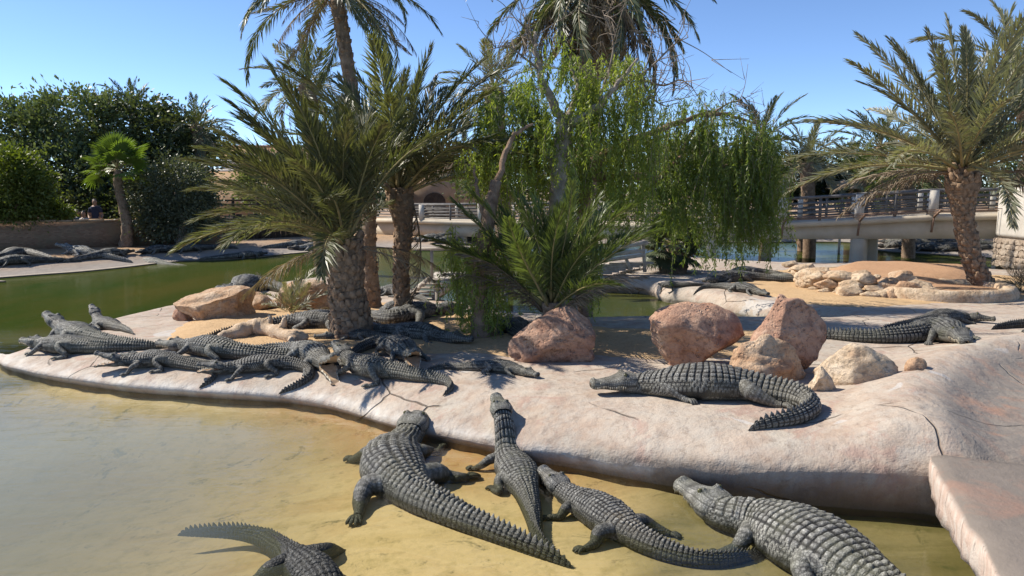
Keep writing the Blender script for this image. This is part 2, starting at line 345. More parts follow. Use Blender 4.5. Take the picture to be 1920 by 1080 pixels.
def ground_h(x, y):
    x = np.atleast_1d(np.asarray(x, float)); y = np.atleast_1d(np.asarray(y, float)); P = np.stack([x, y], 1)
    s1, i1 = seg_dist(P, LAND); s2, _ = seg_dist(P, FARB)
    return np.where(s1 > 0, land_h(x, y, s1, i1), np.where(s2 > 0, far_h(x, y, s2), floor_z(x, y)))
def base_h(x, y):
    H = np.interp(x, [-7, -3, 0, 2, 5], [.25, .33, .42, .48, .50]); return H-.12*float(sstep(11, 14, y)) if y > 11 else H
_tt = np.concatenate([np.arange(3, 16, .05), np.arange(16, 45, .12)])
def on_ground(px, py, lift=0., z0=.4):
    """where the view ray of this pixel first meets the ground (raised by lift)"""
    dr = ray(px, py); s = _tt/dr[1]; P = np.array([0, 0, CAMZ])+s[:, None]*dr; sel = np.nonzero((P[:, 2] < .9+lift) & (P[:, 2] > -1.4))[0]
    if len(sel) == 0: return G(px, py, z0)
    g = ground_h(P[sel, 0], P[sel, 1])+lift; e = P[sel, 2]-g; k = np.nonzero(e <= 0)[0]
    if len(k) == 0: return G(px, py, z0)
    k = k[0]
    if k == 0: return P[sel[0]]
    f = e[k-1]/(e[k-1]-e[k]+1e-9); f = min(max(f, 0), 1); return P[sel[k-1]]*(1-f)+P[sel[k]]*f
def gz(x, y): return float(ground_h(x, y)[0])

def build_land():
    rng = np.random.default_rng(1); n = len(LAND)
    t = np.roll(LAND, -1, 0)-np.roll(LAND, 1, 0); t /= np.linalg.norm(t, axis=1)[:, None]
    area = (LAND[:, 0]*np.roll(LAND[:, 1], -1)-np.roll(LAND[:, 0], -1)*LAND[:, 1]).sum()
    nr = np.stack([-t[:, 1], t[:, 0]], 1)*(1 if area > 0 else -1)
    pts = []
    for o in (.03, .07, .12, .18, .26, .36, .5, .68, .9, 1.2):
        q = LAND+nr*o; sd, _ = seg_dist(q, LAND); pts.append(q[sd > .9*o])
    gx, gy = np.meshgrid(np.arange(-8, 19, .3), np.arange(4, 24, .3)); q = np.stack([gx.ravel(), gy.ravel()], 1); q += rng.uniform(-.1, .1, q.shape)
    sd, _ = seg_dist(q, LAND); pts.append(q[sd > 1.0])
    gx, gy = np.meshgrid(np.arange(2.4, 8, .09), np.arange(5.2, 12, .09)); q = np.stack([gx.ravel(), gy.ravel()], 1); sd, _ = seg_dist(q, LAND); rd, _ = ridge_d(q[:, 0], q[:, 1]); pts.append(q[(sd > .6) & (rd < 1.0)]+.013)
    allp = np.vstack([LAND]+pts)
    co, ed, fa, *_ = delaunay_2d_cdt([Vector(p) for p in allp], [(i, (i+1) % n) for i in range(n)], [], 1, 1e-5)
    P = np.array([tuple(c) for c in co]); sd, idx = seg_dist(P, LAND); sd = np.maximum(sd, 0)
    z = land_h(P[:, 0], P[:, 1], sd, idx)
    V = np.column_stack([P, z]); tri = [f for f in fa if len(f) == 3]
    # wall below the lip
    bz = z[:n]; rings = [V[:n]]
    for zz in (.6, .25, 0):
        rings.append(np.column_stack([P[:n]-nr*(.0 if zz else 0)*.03+nr*(.04*(1-zz)), bz*zz]))
    rings.append(np.column_stack([P[:n]+nr*.05, np.full(n, -1.4)]))
    base = len(V); W = np.vstack([V]+rings[1:]); ids = [np.arange(n)]+[base+k*n+np.arange(n) for k in range(4)]
    q = np.vstack([np.stack([ids[k], np.roll(ids[k], -1), np.roll(ids[k+1], -1), ids[k+1]], 1) for k in range(4)])
    if area > 0: q = q[:, ::-1]
    allsd = np.r_[sd, np.zeros(4*n)]; x = W[:, 0]; y = W[:, 1]; zz = W[:, 2]
    wet = np.where(allsd < .4, np.clip(1.25-zz/(np.interp(x, [-2, .5], [.032, .085])*(1+.8*fbm(x*3, y*3, 8.))), 0, 1), 0); wet = np.where(zz < 0, 1, wet)
    lime = np.where((x < 1.2) & (y < 12), np.exp(-((zz-.12-.03*fbm(x*2, y*2, 2.))/.05)**2), 0)*np.clip(1-allsd/.8, 0, 1)
    rd, sg = ridge_d(x, y); slide = np.where((sg > 0), sstep(.05, .35, rd), 0)*np.clip((x-2.4), 0, 1)*(y < 14)*(y > 5.2)
    me = mesh('island', W, [q, np.array(tri)], {'wet': wet, 'lime': lime, 'slide': slide, 'rim': np.clip((x-.2)/1.2, 0, 1)*(y < 8)*np.clip(1-allsd/.5, 0, 1)})
    bm = bmesh.new(); bm.from_mesh(me); bmesh.ops.recalc_face_normals(bm, faces=bm.faces); bm.to_mesh(me); bm.free()
    return tag(link('island_ground', me, M['concrete']), kind='structure')
build_land()
def build_far():
    n = len(FARB); B = resample(np.vstack([FARB[:-7], FARB[-7:]]), .5, True) if False else FARB
    shore = resample(catmull(FARB[1:-6], 6), .35); sd0, _ = seg_dist(shore, FARB)
    t = np.gradient(shore, axis=0); t /= np.linalg.norm(t, axis=1)[:, None]; nr = np.stack([-t[:, 1], t[:, 0]], 1)
    outer = [(900, 20), (900, 900), (-900, 900), (-900, 14)]
    ring = np.vstack([shore, outer]); m = len(ring); pts = []
    for o in (.25, .6, 1., 1.6, 2.4, 3.6):
        q = shore+nr*o; sd, _ = seg_dist(q, ring); pts.append(q[sd > .9*o])
    gx, gy = np.meshgrid(np.arange(-60, 60, 2.), np.arange(16, 80, 2.)); q = np.stack([gx.ravel(), gy.ravel()], 1)+.3; sd, _ = seg_dist(q, ring); pts.append(q[sd > 4])
    allp = np.vstack([ring]+pts); co, ed, fa, *_ = delaunay_2d_cdt([Vector(p) for p in allp], [(i, (i+1) % m) for i in range(m)], [], 1, 1e-5)
    P = np.array([tuple(c) for c in co]); sd, _ = seg_dist(P, ring); z = far_h(P[:, 0], P[:, 1], np.maximum(sd, 0))
    V = np.column_stack([P, z]); k = len(shore); W = np.vstack([V, np.column_stack([shore, np.full(k, -1.5)])]); b = len(V)
    i = np.arange(k-1); q = np.stack([i, i+1, b+i+1, b+i], 1)
    me = mesh('far_bank', W, [q, np.array([f for f in fa if len(f) == 3])])
    return tag(link('far_bank_ground', me, M['bank']), kind='structure')
tb = NT('bank_earth'); p_ = tb.pos(); hh = tb.n('SeparateXYZ', i0=tb.n('NewGeometry').outputs['Position']).outputs[2]
cc = tb.mix(tb.ramp(tb.noise(p_, .8, 6, .6), [(.35, 0.), (.65, 1.)]), (.42, .27, .15), (.33, .24, .17)); cc = tb.mix(tb.ramp(tb.noise(p_, 6, 6, .7), [(.5, 0.), (.7, .7)]), cc, (.17, .12, .08))
cc = tb.mix(tb.ramp(tb.math('ADD', hh, tb.math('MULTIPLY', tb.noise(p_, 1.6, 5), .12)), [(.16, 1.), (.38, 0.)]), cc, tb.mix(tb.noise(p_, 5, 5), (.20, .175, .155), (.36, .315, .27)))
M['bank'] = tb.fin(cc, .92, tb.bump(tb.noise(p_, 5, 8, .7), .8, .06), .2)
build_far()
# pool floor and water
def grid(name, x0, x1, y0, y1, st, fz, attrs, mat, kind='structure'):
    xs = np.arange(x0, x1+st/2, st); ys = np.arange(y0, y1+st/2, st); X, Y = np.meshgrid(xs, ys); x = X.ravel(); y = Y.ravel(); nx = len(xs)
    i = np.arange(len(ys)-1)[:, None]*nx+np.arange(nx-1)[None]; q = np.stack([i, i+1, i+nx+1, i+nx], -1).reshape(-1, 4)
    me = mesh(name, np.column_stack([x, y, fz(x, y)]), [q], attrs(x, y)); return tag(link(name, me, mat), kind=kind)
def fl_attr(x, y):
    sd, _ = seg_dist(np.stack([x, y], 1), LAND); rust = np.clip(1+sd/(1.0+.8*fbm(x, y, 1.)), 0, 1)*np.clip((x+3.4)/.8, 0, 1)*np.clip((1.4-x)/1.2, 0, 1)*(y < 10)
    al = np.clip((x-.7+.6*fbm(x*1.5, y*1.5, 4.))/.5, 0, 1)*np.clip((y-3.5-.2*x+.5*fbm(x*1.2, y*1.2, 9.))/.5, 0, 1)*(y < 8)
    return {'rust': rust, 'algae': np.maximum(al*.95, (y > 9.5)*.9)}
grid('pond_floor', -60, 60, -4, 62, .3, floor_z, fl_attr, M['floor'])
def w_attr(x, y):
    d = -floor_z(x, y); mk = 1-np.exp(-np.maximum(d-.09, 0)*2.1); back = sstep(9.8, 12.5, y+.12*x)
    back = np.where(y < 9.3, 0, back); return {'murk': np.maximum(mk, back*.86), 'green': np.maximum(back, np.clip((-x-5.2)/2.5, 0, .8)*sstep(6.5, 9.5, y))}
grid('pond_water', -60, 60, -4, 62, .33, lambda x, y: 0*x, w_attr, M['water'])
# sand bed inside the island
def sheet(name, px, mat, z=.38, rise=.05, st=.16, lift=.004, kind='structure', fn=None):
    B = poly([g2(*p, z) for p in px], .14); n = len(B); gx, gy = np.meshgrid(np.arange(B[:, 0].min(), B[:, 0].max(), st), np.arange(B[:, 1].min(), B[:, 1].max(), st))
    q = np.stack([gx.ravel(), gy.ravel()], 1)+np.random.default_rng(3).uniform(-.04, .04, (gx.size, 2)); sd, _ = seg_dist(q, B); q = q[sd > .07]
    co, ed, fa, *_ = delaunay_2d_cdt([Vector(p) for p in np.vstack([B, q])], [(i, (i+1) % n) for i in range(n)], [], 1, 1e-5)
    P = np.array([tuple(c) for c in co]); sd, _ = seg_dist(P, B); sd = np.maximum(sd, 0); x, y = P.T
    zz = ground_h(x, y)+np.where(sd < .01, -.03, lift+rise*sstep(0, .5, sd)*(1+.9*fbm(x*1.6, y*1.6, 3.))+.02*fbm(x*6, y*6, 2.)*sstep(0, .2, sd))
    o = link(name, mesh(name, np.column_stack([P, zz]), [np.array([f for f in fa if len(f) == 3])]), mat); return tag(o, kind=kind)
sheet('sand_bed', [(288,640),(312,612),(335,590),(390,566),(470,552),(560,545),(660,545),(760,556),(850,570),(930,592),(990,604),(1060,612),(1130,622),(1215,628),(1400,632),(1500,648),(1560,668),(1490,690),(1380,688),(1240,690),(1110,680),(1000,684),(940,676),(880,666),(800,668),(735,664),(640,662),(560,656),(470,652),(380,646),(330,645)], M['sand'])
sheet('sandy_path', [(1335,532),(1420,552),(1500,572),(1620,580),(1760,572),(1960,560),(1960,525),(1800,512),(1640,503),(1520,503),(1430,510),(1360,520)], M['sand'], .36, .02)
# ================================================================== crocodiles
BS = np.array([.105,.125,.16,.20,.25,.30,.38,.44,.50,.54,.60,.70,.80,.90,.97,1.])
BA = np.array([.026,.033,.0345,.040,.054,.066,.071,.063,.047,.041,.035,.027,.019,.011,.005,.001])
BH = np.array([.040,.054,.060,.066,.082,.094,.097,.090,.078,.071,.064,.053,.042,.032,.020,.005])
def cellf(u, v, jit=0):
    """0 in the grooves between scales, 1 on the plates"""
    fu = np.abs((u % 1)-.5)*2; fv = np.abs((v % 1)-.5)*2; e = 1-np.maximum(fu, fv); return sstep(.02, .42, e)
def croc(label, pts, L=None, wf=1., lod=1, gape=0., up=0., tone=1., zbase=None, seed=0, legs=None, sand=0., lift0=None, group='crocodiles resting in the pond', neck_yaw=0., roll=0., sink=0., zp=None):
    if group == WG: zp = .02
    rng = np.random.default_rng(seed+11)
    W = []
    for p in pts:
        if len(p) == 3: W.append(G(*p)[:2]); continue
        if zbase is not None: W.append(G(p[0], p[1], zbase+.1)[:2])
        elif zp is not None: W.append(G(p[0], p[1], zp)[:2])
        else:
            q_ = on_ground(p[0], p[1], .09+sand); r_ = G(p[0], p[1], .36); W.append((r_ if q_[1] > r_[1]+1.1 and group != FG and 'beyond' not in group and 'piled' not in group else q_)[:2])
    c = catmull(np.array(W), 14); d = np.r_[0, np.cumsum(np.linalg.norm(np.diff(c, axis=0), axis=1))]
    if L is None: L = d[-1]
    elif L > d[-1]:
        e = c[-1]+(c[-1]-c[-4])/np.linalg.norm(c[-1]-c[-4])*(L-d[-1]); c = np.vstack([c, e]); d = np.r_[d, L]
    ns, nt = {2: (430, 60), 1: (260, 44), 0: (110, 24)}[lod]
    sA = np.linspace(0, 1, 400); X = gsmooth(np.interp(sA*L, d, c[:, 0]), 8); Y = gsmooth(np.interp(sA*L, d, c[:, 1]), 8)
    gA = (ground_h(X, Y)+sand if zbase is None else np.full(400, zbase))-sink*L; gA = gsmooth(gA, 10)
    if zbase is None: gA = gA
    liftA = up*L*np.clip((.30-sA)/.19, 0, 1.)**1.6
    def P(s): return np.interp(s, sA, X), np.interp(s, sA, Y), np.interp(s, sA, gA)
    TX = gsmooth(np.gradient(X), 4); TY = gsmooth(np.gradient(Y), 4); nn = np.hypot(TX, TY); TX /= nn; TY /= nn     # towards the tail
    s = np.linspace(.122, 1, ns); x0, y0, g0 = P(s); tx = np.interp(s, sA, TX); ty = np.interp(s, sA, TY); lf = np.interp(s, sA, liftA)
    sx, sy = ty, -tx                                                                                                 # left side of the animal
    a = np.interp(s, BS, BA)*L*wf; h = np.interp(s, BS, BH)*L*(.55+.45*wf)
    k = np.arange(nt)/nt; th = np.where(k < .64, k/.64*math.pi, math.pi+(k-.64)/.36*math.pi)                        # denser on the back
    S, T = np.meshgrid(s, th, indexing='ij'); cs, sn = np.cos(T), np.sin(T); tail = sstep(.46, .60, S)
    ex = np.sign(cs)*np.abs(cs)**(.86)*(1-.38*tail*np.clip(sn, 0, 1)**1.5); ez = np.where(sn >= 0, .60*np.abs(sn)**.86, -.40*np.abs(sn)**.75)
    dors = sstep(.30, .62, sn)
    # scales
    rs = rng.uniform(.9, 1.15); lat = (T-math.pi/2)/math.pi
    row = np.where(S < .5, (S-.16)/(.0172*rs), (.5-.16)/(.0172*rs)+(S-.5)/(.0150*rs))+.22*vnoise(S*34+seed, T*1.6, 1.)
    lat = lat+.018*vnoise(S*26+seed, T*2, 7.)
    ncol = np.where(S < .5, 12., 9.); cd = cellf(row, lat*ncol+.5)
    fl = cellf(row*1.5+.5*np.floor(lat*20), lat*20.); bel = cellf(row*1.1, lat*10)
    plate = np.where(dors > .5, cd, np.where(tail > .5, cellf(row, lat*7+.5), fl)); neck = sstep(.21, .17, S)
    fr = row % 1; keel = (1-np.abs(((lat*ncol+.5) % 1)-.5)*2)
    amp = L*(.0032*dors+.0017*(1-dors))
    cellr = hash3(np.floor(row), np.floor(lat*ncol+.5), seed % 17)
    disp = amp*(plate-.5)+dors*L*.0042*keel*(.35+.65*fr)*plate*(1-.6*neck)*(.55+.8*cellr); plate = plate*(.72+.28*cellr)
    osteo = np.exp(-((S-.185)/.018)**2)*dors*np.abs(np.sin(row*1.9))*keel*L*.008; disp = disp+osteo
    rr = np.stack([ex*a[:, None], ez*h[:, None]], -1); nrm = np.stack([cs*h[:, None]*.6, sn*a[:, None]], -1); nrm /= np.linalg.norm(nrm, axis=-1)[..., None]+1e-9
    fade = np.clip((1-S)/.05, 0, 1)
    rr = rr+nrm*(disp*fade)[..., None]
    # tail crests: two saw-tooth rows that meet in one
    saw = np.clip(fr*1.25, 0, 1)*np.where(fr > .92, (1-fr)/.08, 1); e2 = sstep(.42, .60, S)*sstep(.80, .74, S); e1 = sstep(.74, .80, S)*fade
    cx = np.abs(T-math.pi/2); off = .34*sstep(.80, .60, S)
    cr = saw*(e2*np.exp(-((cx-off)/.13)**2)*.0085+e1*np.exp(-(cx/.16)**2)*.013)*L
    rr[..., 1] += cr; plate = np.where(cr > .004*L, np.maximum(plate, .6), plate); tone_d = np.clip(dors+cr/L*40, 0, 1)
    zc = g0+.40*h*.93+lf
    if roll: rr = np.stack([rr[..., 0]*math.cos(roll)-rr[..., 1]*math.sin(roll), rr[..., 0]*math.sin(roll)+rr[..., 1]*math.cos(roll)], -1)
    V = np.stack([x0[:, None]+sx[:, None]*rr[..., 0], y0[:, None]+sy[:, None]*rr[..., 0], zc[:, None]+rr[..., 1]], -1).reshape(-1, 3)
    i = np.arange(ns-1)[:, None]*nt; j = np.arange(nt)[None]; j2 = (j+1) % nt
    q = np.stack([i+j, i+j2, i+nt+j2, i+nt+j], -1).reshape(-1, 4)
    vs_, qs, ts, pl, dr, mq, mt = [V], [q], [], [plate.ravel()], [tone_d.ravel()], [np.zeros(len(q), int)], []
    n = len(V)
    vs_.append(np.array([[x0[-1]+tx[-1]*.004*L, y0[-1]+ty[-1]*.004*L, zc[-1]]])); ts.append(np.array([(n, (ns-1)*nt+jj, (ns-1)*nt+(jj+1) % nt) for jj in range(nt)])); pl.append([.5]); dr.append([1.]); mt.append(np.zeros(nt, int)); n += 1
    def put(v, qq, tt, plv, drv, mi=0):
        nonlocal n
        vs_.append(v); pl.append(plv); dr.append(drv)
        if len(qq): qs.append(np.asarray(qq)+n); mq.append(np.full(len(qq), mi))
        if len(tt): ts.append(np.asarray(tt)+n); mt.append(np.full(len(tt), mi))
        n += len(v)
    # ---------------------------------------------------------------- head
    hs = .135; hx, hy, hg = P(hs); fx = -np.interp(hs, sA, TX); fy = -np.interp(hs, sA, TY); s6 = .04
    ex_, ey_, _ = P(s6); fwd2 = np.array([ex_-hx, ey_-hy]); fwd2 /= np.linalg.norm(fwd2)+1e-9
    yaw = math.atan2(fwd2[1], fwd2[0])+neck_yaw; pitch = math.atan(7.0*up)*.62+(gape*.35)
    Fv = np.array([math.cos(yaw)*math.cos(pitch), math.sin(yaw)*math.cos(pitch), math.sin(pitch)]); Lv = np.array([-math.sin(yaw), math.cos(yaw), 0]); Uv = np.cross(Fv, Lv)
    hl = .158*L; hz = hg+.030*L+np.interp(hs, sA, liftA); O = np.array([hx, hy, hz])-Fv*.012*L*(1)
    nth, nhh = {2: (56, 28), 1: (40, 20), 0: (18, 12)}[lod]
    t = np.linspace(0, 1, nth)
    HT = [0,.12,.26,.36,.5,.68,.82,.90,.95,.985,1.]
    wu = np.interp(t, HT, [.034,.043,.044,.040,.033,.027,.0235,.0245,.0235,.018,.007])*L*(.6+.4*wf)
    zt = np.interp(t, HT, [.027,.031,.034,.033,.024,.0185,.0155,.0175,.0185,.014,.004])*L
    ph = np.linspace(0, math.pi, nhh); wave = (.0022*np.sin(t*19)*L*sstep(.2, .4, t))
    Tn, Ph = np.meshgrid(t, ph, indexing='ij'); c_, s_ = np.cos(Ph), np.sin(Ph)
    yl = np.sign(c_)*np.abs(c_)**.62*wu[:, None]; zz = np.abs(s_)**.72*zt[:, None]+wave[:, None]*(1-s_)
    eyeb = np.exp(-((Tn-.31)/.05)**2)*np.exp(-((np.abs(yl)-.021*L)/(.0085*L))**2)*.010*L; nos = np.exp(-((Tn-.93)/.03)**2)*np.exp(-(np.abs(yl)/(.010*L))**2)*.006*L
    hollow = -np.exp(-((Tn-.42)/.07)**2)*np.exp(-(np.abs(yl)/(.012*L))**2)*.004*L
    hb = (cellf(Tn*26, Ph/math.pi*11)-.5)*.0016*L*np.clip(1.3-Tn, 0, 1)+.0012*L*fbm(Tn*14+seed, Ph*5, 2.)*np.clip(s_*3, 0, 1)
    zz = zz+eyeb+nos+hollow+hb; hplate = .30+.60*cellf(Tn*26, Ph/math.pi*11)
    def hv(tt, yy, z_, ang):
        lx = tt*hl; cx_, sx_ = math.cos(ang), math.sin(ang); X_ = lx*cx_-z_*sx_; Z_ = lx*sx_+z_*cx_
        return (O+X_[..., None]*Fv+yy[..., None]*Lv+Z_[..., None]*Uv).reshape(-1, 3)
    def half(ang, yy, z_, flip, inner):
        v = hv(Tn, yy, z_, ang); m = nth; i = np.arange(m-1)[:, None]*nhh; j = np.arange(nhh-1)[None]
        qq = np.stack([i+j, i+j+1, i+nhh+j+1, i+nhh+j], -1).reshape(-1, 4)
        put(v, qq[:, ::-1] if flip else qq, [], hplate.ravel(), np.clip(s_*1.4, 0, 1).ravel() if not flip else np.zeros(v.shape[0]))
        # palate / tongue side
        e0 = v.reshape(m, nhh, 3)[:, 0]; e1 = v.reshape(m, nhh, 3)[:, -1]; mid = (e0+e1)/2+Uv*(.006*L if not flip else -.006*L)
        vv = np.stack([e0, mid, e1], 1).reshape(-1, 3); i = np.arange(m-1)[:, None]*3; j = np.arange(2)[None]; q2 = np.stack([i+j, i+3+j, i+3+j+1, i+j+1], -1).reshape(-1, 4)
        put(vv, q2 if not flip else q2[:, ::-1], [], np.ones(len(vv)), np.zeros(len(vv)), 1)
        return e0, e1
    e0, e1 = half(0, yl, zz+.0005*L, False, 1)
    zl = -np.abs(s_)**.7*np.interp(t, HT, [.030,.030,.026,.022,.018,.0145,.013,.0135,.012,.009,.003])[:, None]*L+wave[:, None]*(1-s_); tl_ = Tn
    f0, f1 = half(-gape, yl*.93, zl, True, 1)
    # cone teeth
    if lod > 0:
        for (ea, eb, dn, cnt) in ((e0, e1, -1, 15), (f0, f1, 1, 13)):
            for ed in (ea, eb):
                for kk in range(cnt):
                    fi = .34+.63*kk/cnt; p0 = np.array([np.interp(fi, t, ed[:, b_]) for b_ in range(3)]); ctr = np.array([np.interp(fi, t, (ea[:, b_]+eb[:, b_])/2) for b_ in range(3)])
                    o_ = (p0-ctr); o_ /= np.linalg.norm(o_)+1e-9; r = .0022*L*(1+.4*math.sin(kk*2.1)); hgt = .0095*L*(1+.45*math.sin(kk*2.1))
                    b0 = p0-o_*r*(.2 if gape == 0 else .9); vv = np.array([b0+Fv*r, b0+o_*r, b0-Fv*r, b0-o_*r, b0+Uv*dn*hgt+o_*r*.3])
                    put(vv, [], [(0, 1, 4), (1, 2, 4), (2, 3, 4), (3, 0, 4)], np.ones(5), np.zeros(5), 2)
    # ---------------------------------------------------------------- legs
    lg = legs or {}
    def limb(key, s_at, side, joints, radii, toes, toe_len, toe_dir):
        px_, py_, pg = P(s_at); tx_ = np.interp(s_at, sA, TX); ty_ = np.interp(s_at, sA, TY); Fw = np.array([-tx_, -ty_]); Sd = np.array([ty_, -tx_])*side
        aa = np.interp(s_at, BS, BA)*L*wf; pts3 = []
        for (fw, out, z_) in joints:
            xy = np.array([px_, py_])+Fw*fw*L+Sd*(aa*.72+out*L); gg = (gz(*xy)+sand if zbase is None else zbase) if z_ < .02 else pg
            if zbase is None and z_ < .02: gg = max(min(gg, pg+.05), pg-.22)
            pts3.append([*xy, gg+z_*L-(sink*L if z_ >= .02 else 0)])
        pts3 = np.array(pts3); cv = catmull(pts3, 7); rr_ = np.interp(np.linspace(0, 1, len(cv)), np.linspace(0, 1, len(radii)), radii)*L
        nn_ = {2: 18, 1: 12, 0: 7}[lod]; v, qq, tt = tube(cv, rr_, nn_)
        pv = np.ones(len(v)); ku, kv = np.meshgrid(np.arange(len(cv)), np.arange(nn_), indexing='ij'); cl = .45+.55*cellf(ku*.5, kv*.5+.25*(ku//2)); pv[:len(cv)*nn_] = cl.ravel() if lod else .7
        if lod == 2: v[:len(cv)*nn_] += (v[:len(cv)*nn_]-np.repeat(cv, nn_, 0))*(cl.ravel()[:, None]-.6)*.06
        put(v, qq, tt, pv, np.full(len(v), .8))
        if lod == 0: return
        w_ = pts3[-1]; wd = pts3[-1][:2]-pts3[-2][:2]; wd /= np.linalg.norm(wd)+1e-9; base_ang = math.atan2(wd[1], wd[0])+toe_dir*side*(-1)
        for kk in range(toes):
            an = base_ang+(kk-(toes-1)/2)*.34; dv = np.array([math.cos(an), math.sin(an), 0]); ln = toe_len*L*(1-.16*abs(kk-(toes-1)/2)/1.5)*(1.02-.04*kk)
            tp = np.array([w_-dv*.004*L, w_+dv*ln*.45+[0, 0, .005*L], w_+dv*ln*.8+[0, 0, .001*L], w_+dv*ln+[0, 0, -.004*L]])
            v, qq, tt = tube(catmull(tp, 3), np.interp(np.linspace(0, 1, 10), [0, .5, .85, 1], [.0075, .0055, .0042, .001])*L, 6); put(v, qq, tt, np.full(len(v), .7), np.full(len(v), .7))
        # palm pad
    for side, nm in ((1, 'l'), (-1, 'r')):
        f = lg.get('f'+nm, lg.get('f', 0)); b = lg.get('b'+nm, lg.get('b', 0)); j1, j2, j3 = rng.uniform(-.012, .012, 3)
        fj = {0: [(0, -.012, .045), (-.03+j1, .020, .040), (-.012+j2, .036, .022), (.022+j3, .048, .010), (.036+j3, .052, .006)],
              1: [(0, -.012, .045), (.0, .026, .045), (.035+j2, .042, .025), (.062+j3, .055, .010), (.075, .058, .006)],
              2: [(0, -.012, .045), (-.035, .012, .035), (-.065+j2, .018, .018), (-.085, .026, .009), (-.098, .03, .006)],
              3: [(0, -.012, .045), (-.01, .035, .040), (-.005+j2, .065, .022), (.005, .088, .010), (.012, .10, .006)]}[f]
        bj = {0: [(0, -.015, .050), (.045+j1, .020, .052), (.030+j2, .042, .035), (-.012, .044, .016), (.010, .058, .008), (.026, .064, .006)],
              1: [(0, -.015, .050), (.015+j1, .035, .045), (-.02+j2, .065, .028), (-.055, .080, .012), (-.072, .09, .007)],
              2: [(0, -.015, .050), (-.02+j1, .020, .040), (-.06+j2, .028, .025), (-.10, .032, .010), (-.12, .035, .006)],
              3: [(0, -.015, .050), (.01, .045, .045), (.0+j2, .078, .028), (-.012, .105, .012), (-.01, .122, .007)]}[b]
        limb('f', .232, side, fj, [.022, .0185, .0145, .0105, .0095] if len(fj) == 5 else [.02]*len(fj), 5, .030, lg.get('td', .1))
        limb('b', .468, side, bj, [.027, .0255, .0185, .0125, .011, .0095][:len(bj)], 4, .042, lg.get('td', .1))
    V = np.vstack(vs_); Q = np.vstack(qs); T3 = np.vstack(ts) if ts else np.zeros((0, 3), int)
    me = mesh('crocodile', V, [Q, T3], {'plate': np.concatenate(pl), 'dorsal': np.concatenate(dr)}, np.concatenate(mq+mt))
    for m in (M['croc'], M['mouth'], M['tooth']): me.materials.append(m)
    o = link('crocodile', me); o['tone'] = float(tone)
    tag(o, label, 'crocodile', group); base = P(.35); recentre(o, (base[0], base[1], base[2]))
    if lod > 0:
        for side in (1, -1):
            e = O+Fv*.31*hl+Lv*side*.0255*L*(.6+.4*wf)+Uv*.034*L; bm = bmesh.new(); bmesh.ops.create_icosphere(bm, subdivisions=2, radius=.0062*L); em = bpy.data.meshes.new('eye'); bm.to_mesh(em); bm.free()
            eo = link('eye', em, M['eye'], o); eo.location = tuple(e-np.array(base))
    return o, L
CR = []
def cr(label, pts, **kw):
    o, L = croc(label, pts, seed=len(CR)*7, **kw); CR.append((label, L, kw.get('wf', 1))); return o
WG = 'crocodiles in the shallow water'; IG = 'crocodiles basking on the island'; BG = 'crocodiles on the shaded right-hand bank'; FG = 'crocodiles on the far bank'
cr('large grey crocodile climbing from shallow water with its head against the concrete ledge', [(798,779,.10),(774,806,.08),(740,845,.05),(738,885),(782,924),(860,958),(940,989),(1010,1015),(1085,1043)], lod=2, wf=1.14, up=.03, tone=1.0, group=WG, legs=dict(fl=3, fr=1, bl=1, br=3), sink=.008)
cr('small slender crocodile in shallow water, snout raised against the concrete ledge', [(930,800,.14),(945,836,.08),(965,872,.04),(986,910),(1000,950),(1008,985),(1030,1012),(1062,1030)], lod=2, wf=1.08, up=.05, tone=1.05, group=WG, legs=dict(fl=3, fr=3, bl=0, br=0), sink=.006)
cr('medium crocodile in shallow water resting its snout on the tail of the small one', [(1018,880,.08),(1058,914,.05),(1112,946),(1165,978),(1215,1005),(1275,1024),(1330,1032),(1390,1026),(1445,1008)], lod=2, wf=1.08, up=.03, tone=1.05, group=WG, legs=dict(fl=3, fr=3, bl=3, br=1), sink=.006)
cr('very large pale scaled crocodile in shallow water beside the shaded ledge wall', [(1282,906,.08),(1350,943,.10),(1425,980),(1505,1022),(1590,1070),(1680,1125),(1780,1180),(1900,1230)], lod=2, wf=1.24, L=3.5, up=.012, tone=1.3, group=WG, legs=dict(fl=3, fr=3, bl=0, br=0), sink=.004)
cr('dark crocodile nearly submerged, only its studded back above the murky water', [(680,1215),(635,1150),(595,1090),(550,1045),(500,1003),(450,988),(400,984),(328,982)], lod=2, wf=.9, zbase=-.16, tone=.42, group=WG, legs=dict(f=3, b=3))
cr('big crocodile lying along the ledge with its tail curled back, beside the red boulders', [(1116,724),(1178,718),(1240,722),(1310,726),(1385,728),(1450,735),(1500,744),(1522,760),(1482,778),(1400,790)], lod=2, wf=1.17, tone=1.0, group=IG, legs=dict(fl=2, fr=2, bl=2, br=2))
cr('crocodile facing right on the ledge beside the pitted grey boulder under the young palm', [(1008,695),(962,686),(920,682),(872,680),(832,678),(795,684)], lod=1, wf=1.0, tone=.95, group=IG)
cr('crocodile with its bent tail tip over the ledge, head on the gaping one', [(628,664),(655,678),(698,690),(740,694),(790,700),(832,706),(848,716),(828,730)], lod=2, wf=1.02, tone=.95, up=.05, group=IG, legs=dict(fl=0, bl=0))
cr('crocodile facing the water with its pale mouth wide open, head beside dark shadow on ledge', [(630,708),(622,698),(611,686),(600,674),(585,664),(555,657),(520,655),(480,655)], L=2.6, lod=2, wf=1.0, tone=1.1, gape=.85, up=.03, group=IG)
cr('crocodile on the ledge with jaws parted and its tail folded forward to the water edge', [(372,697),(410,691),(450,685),(500,680),(545,678),(576,684),(582,697),(558,713),(520,736)], lod=2, wf=.98, tone=.8, gape=.25, up=.02, group=IG)
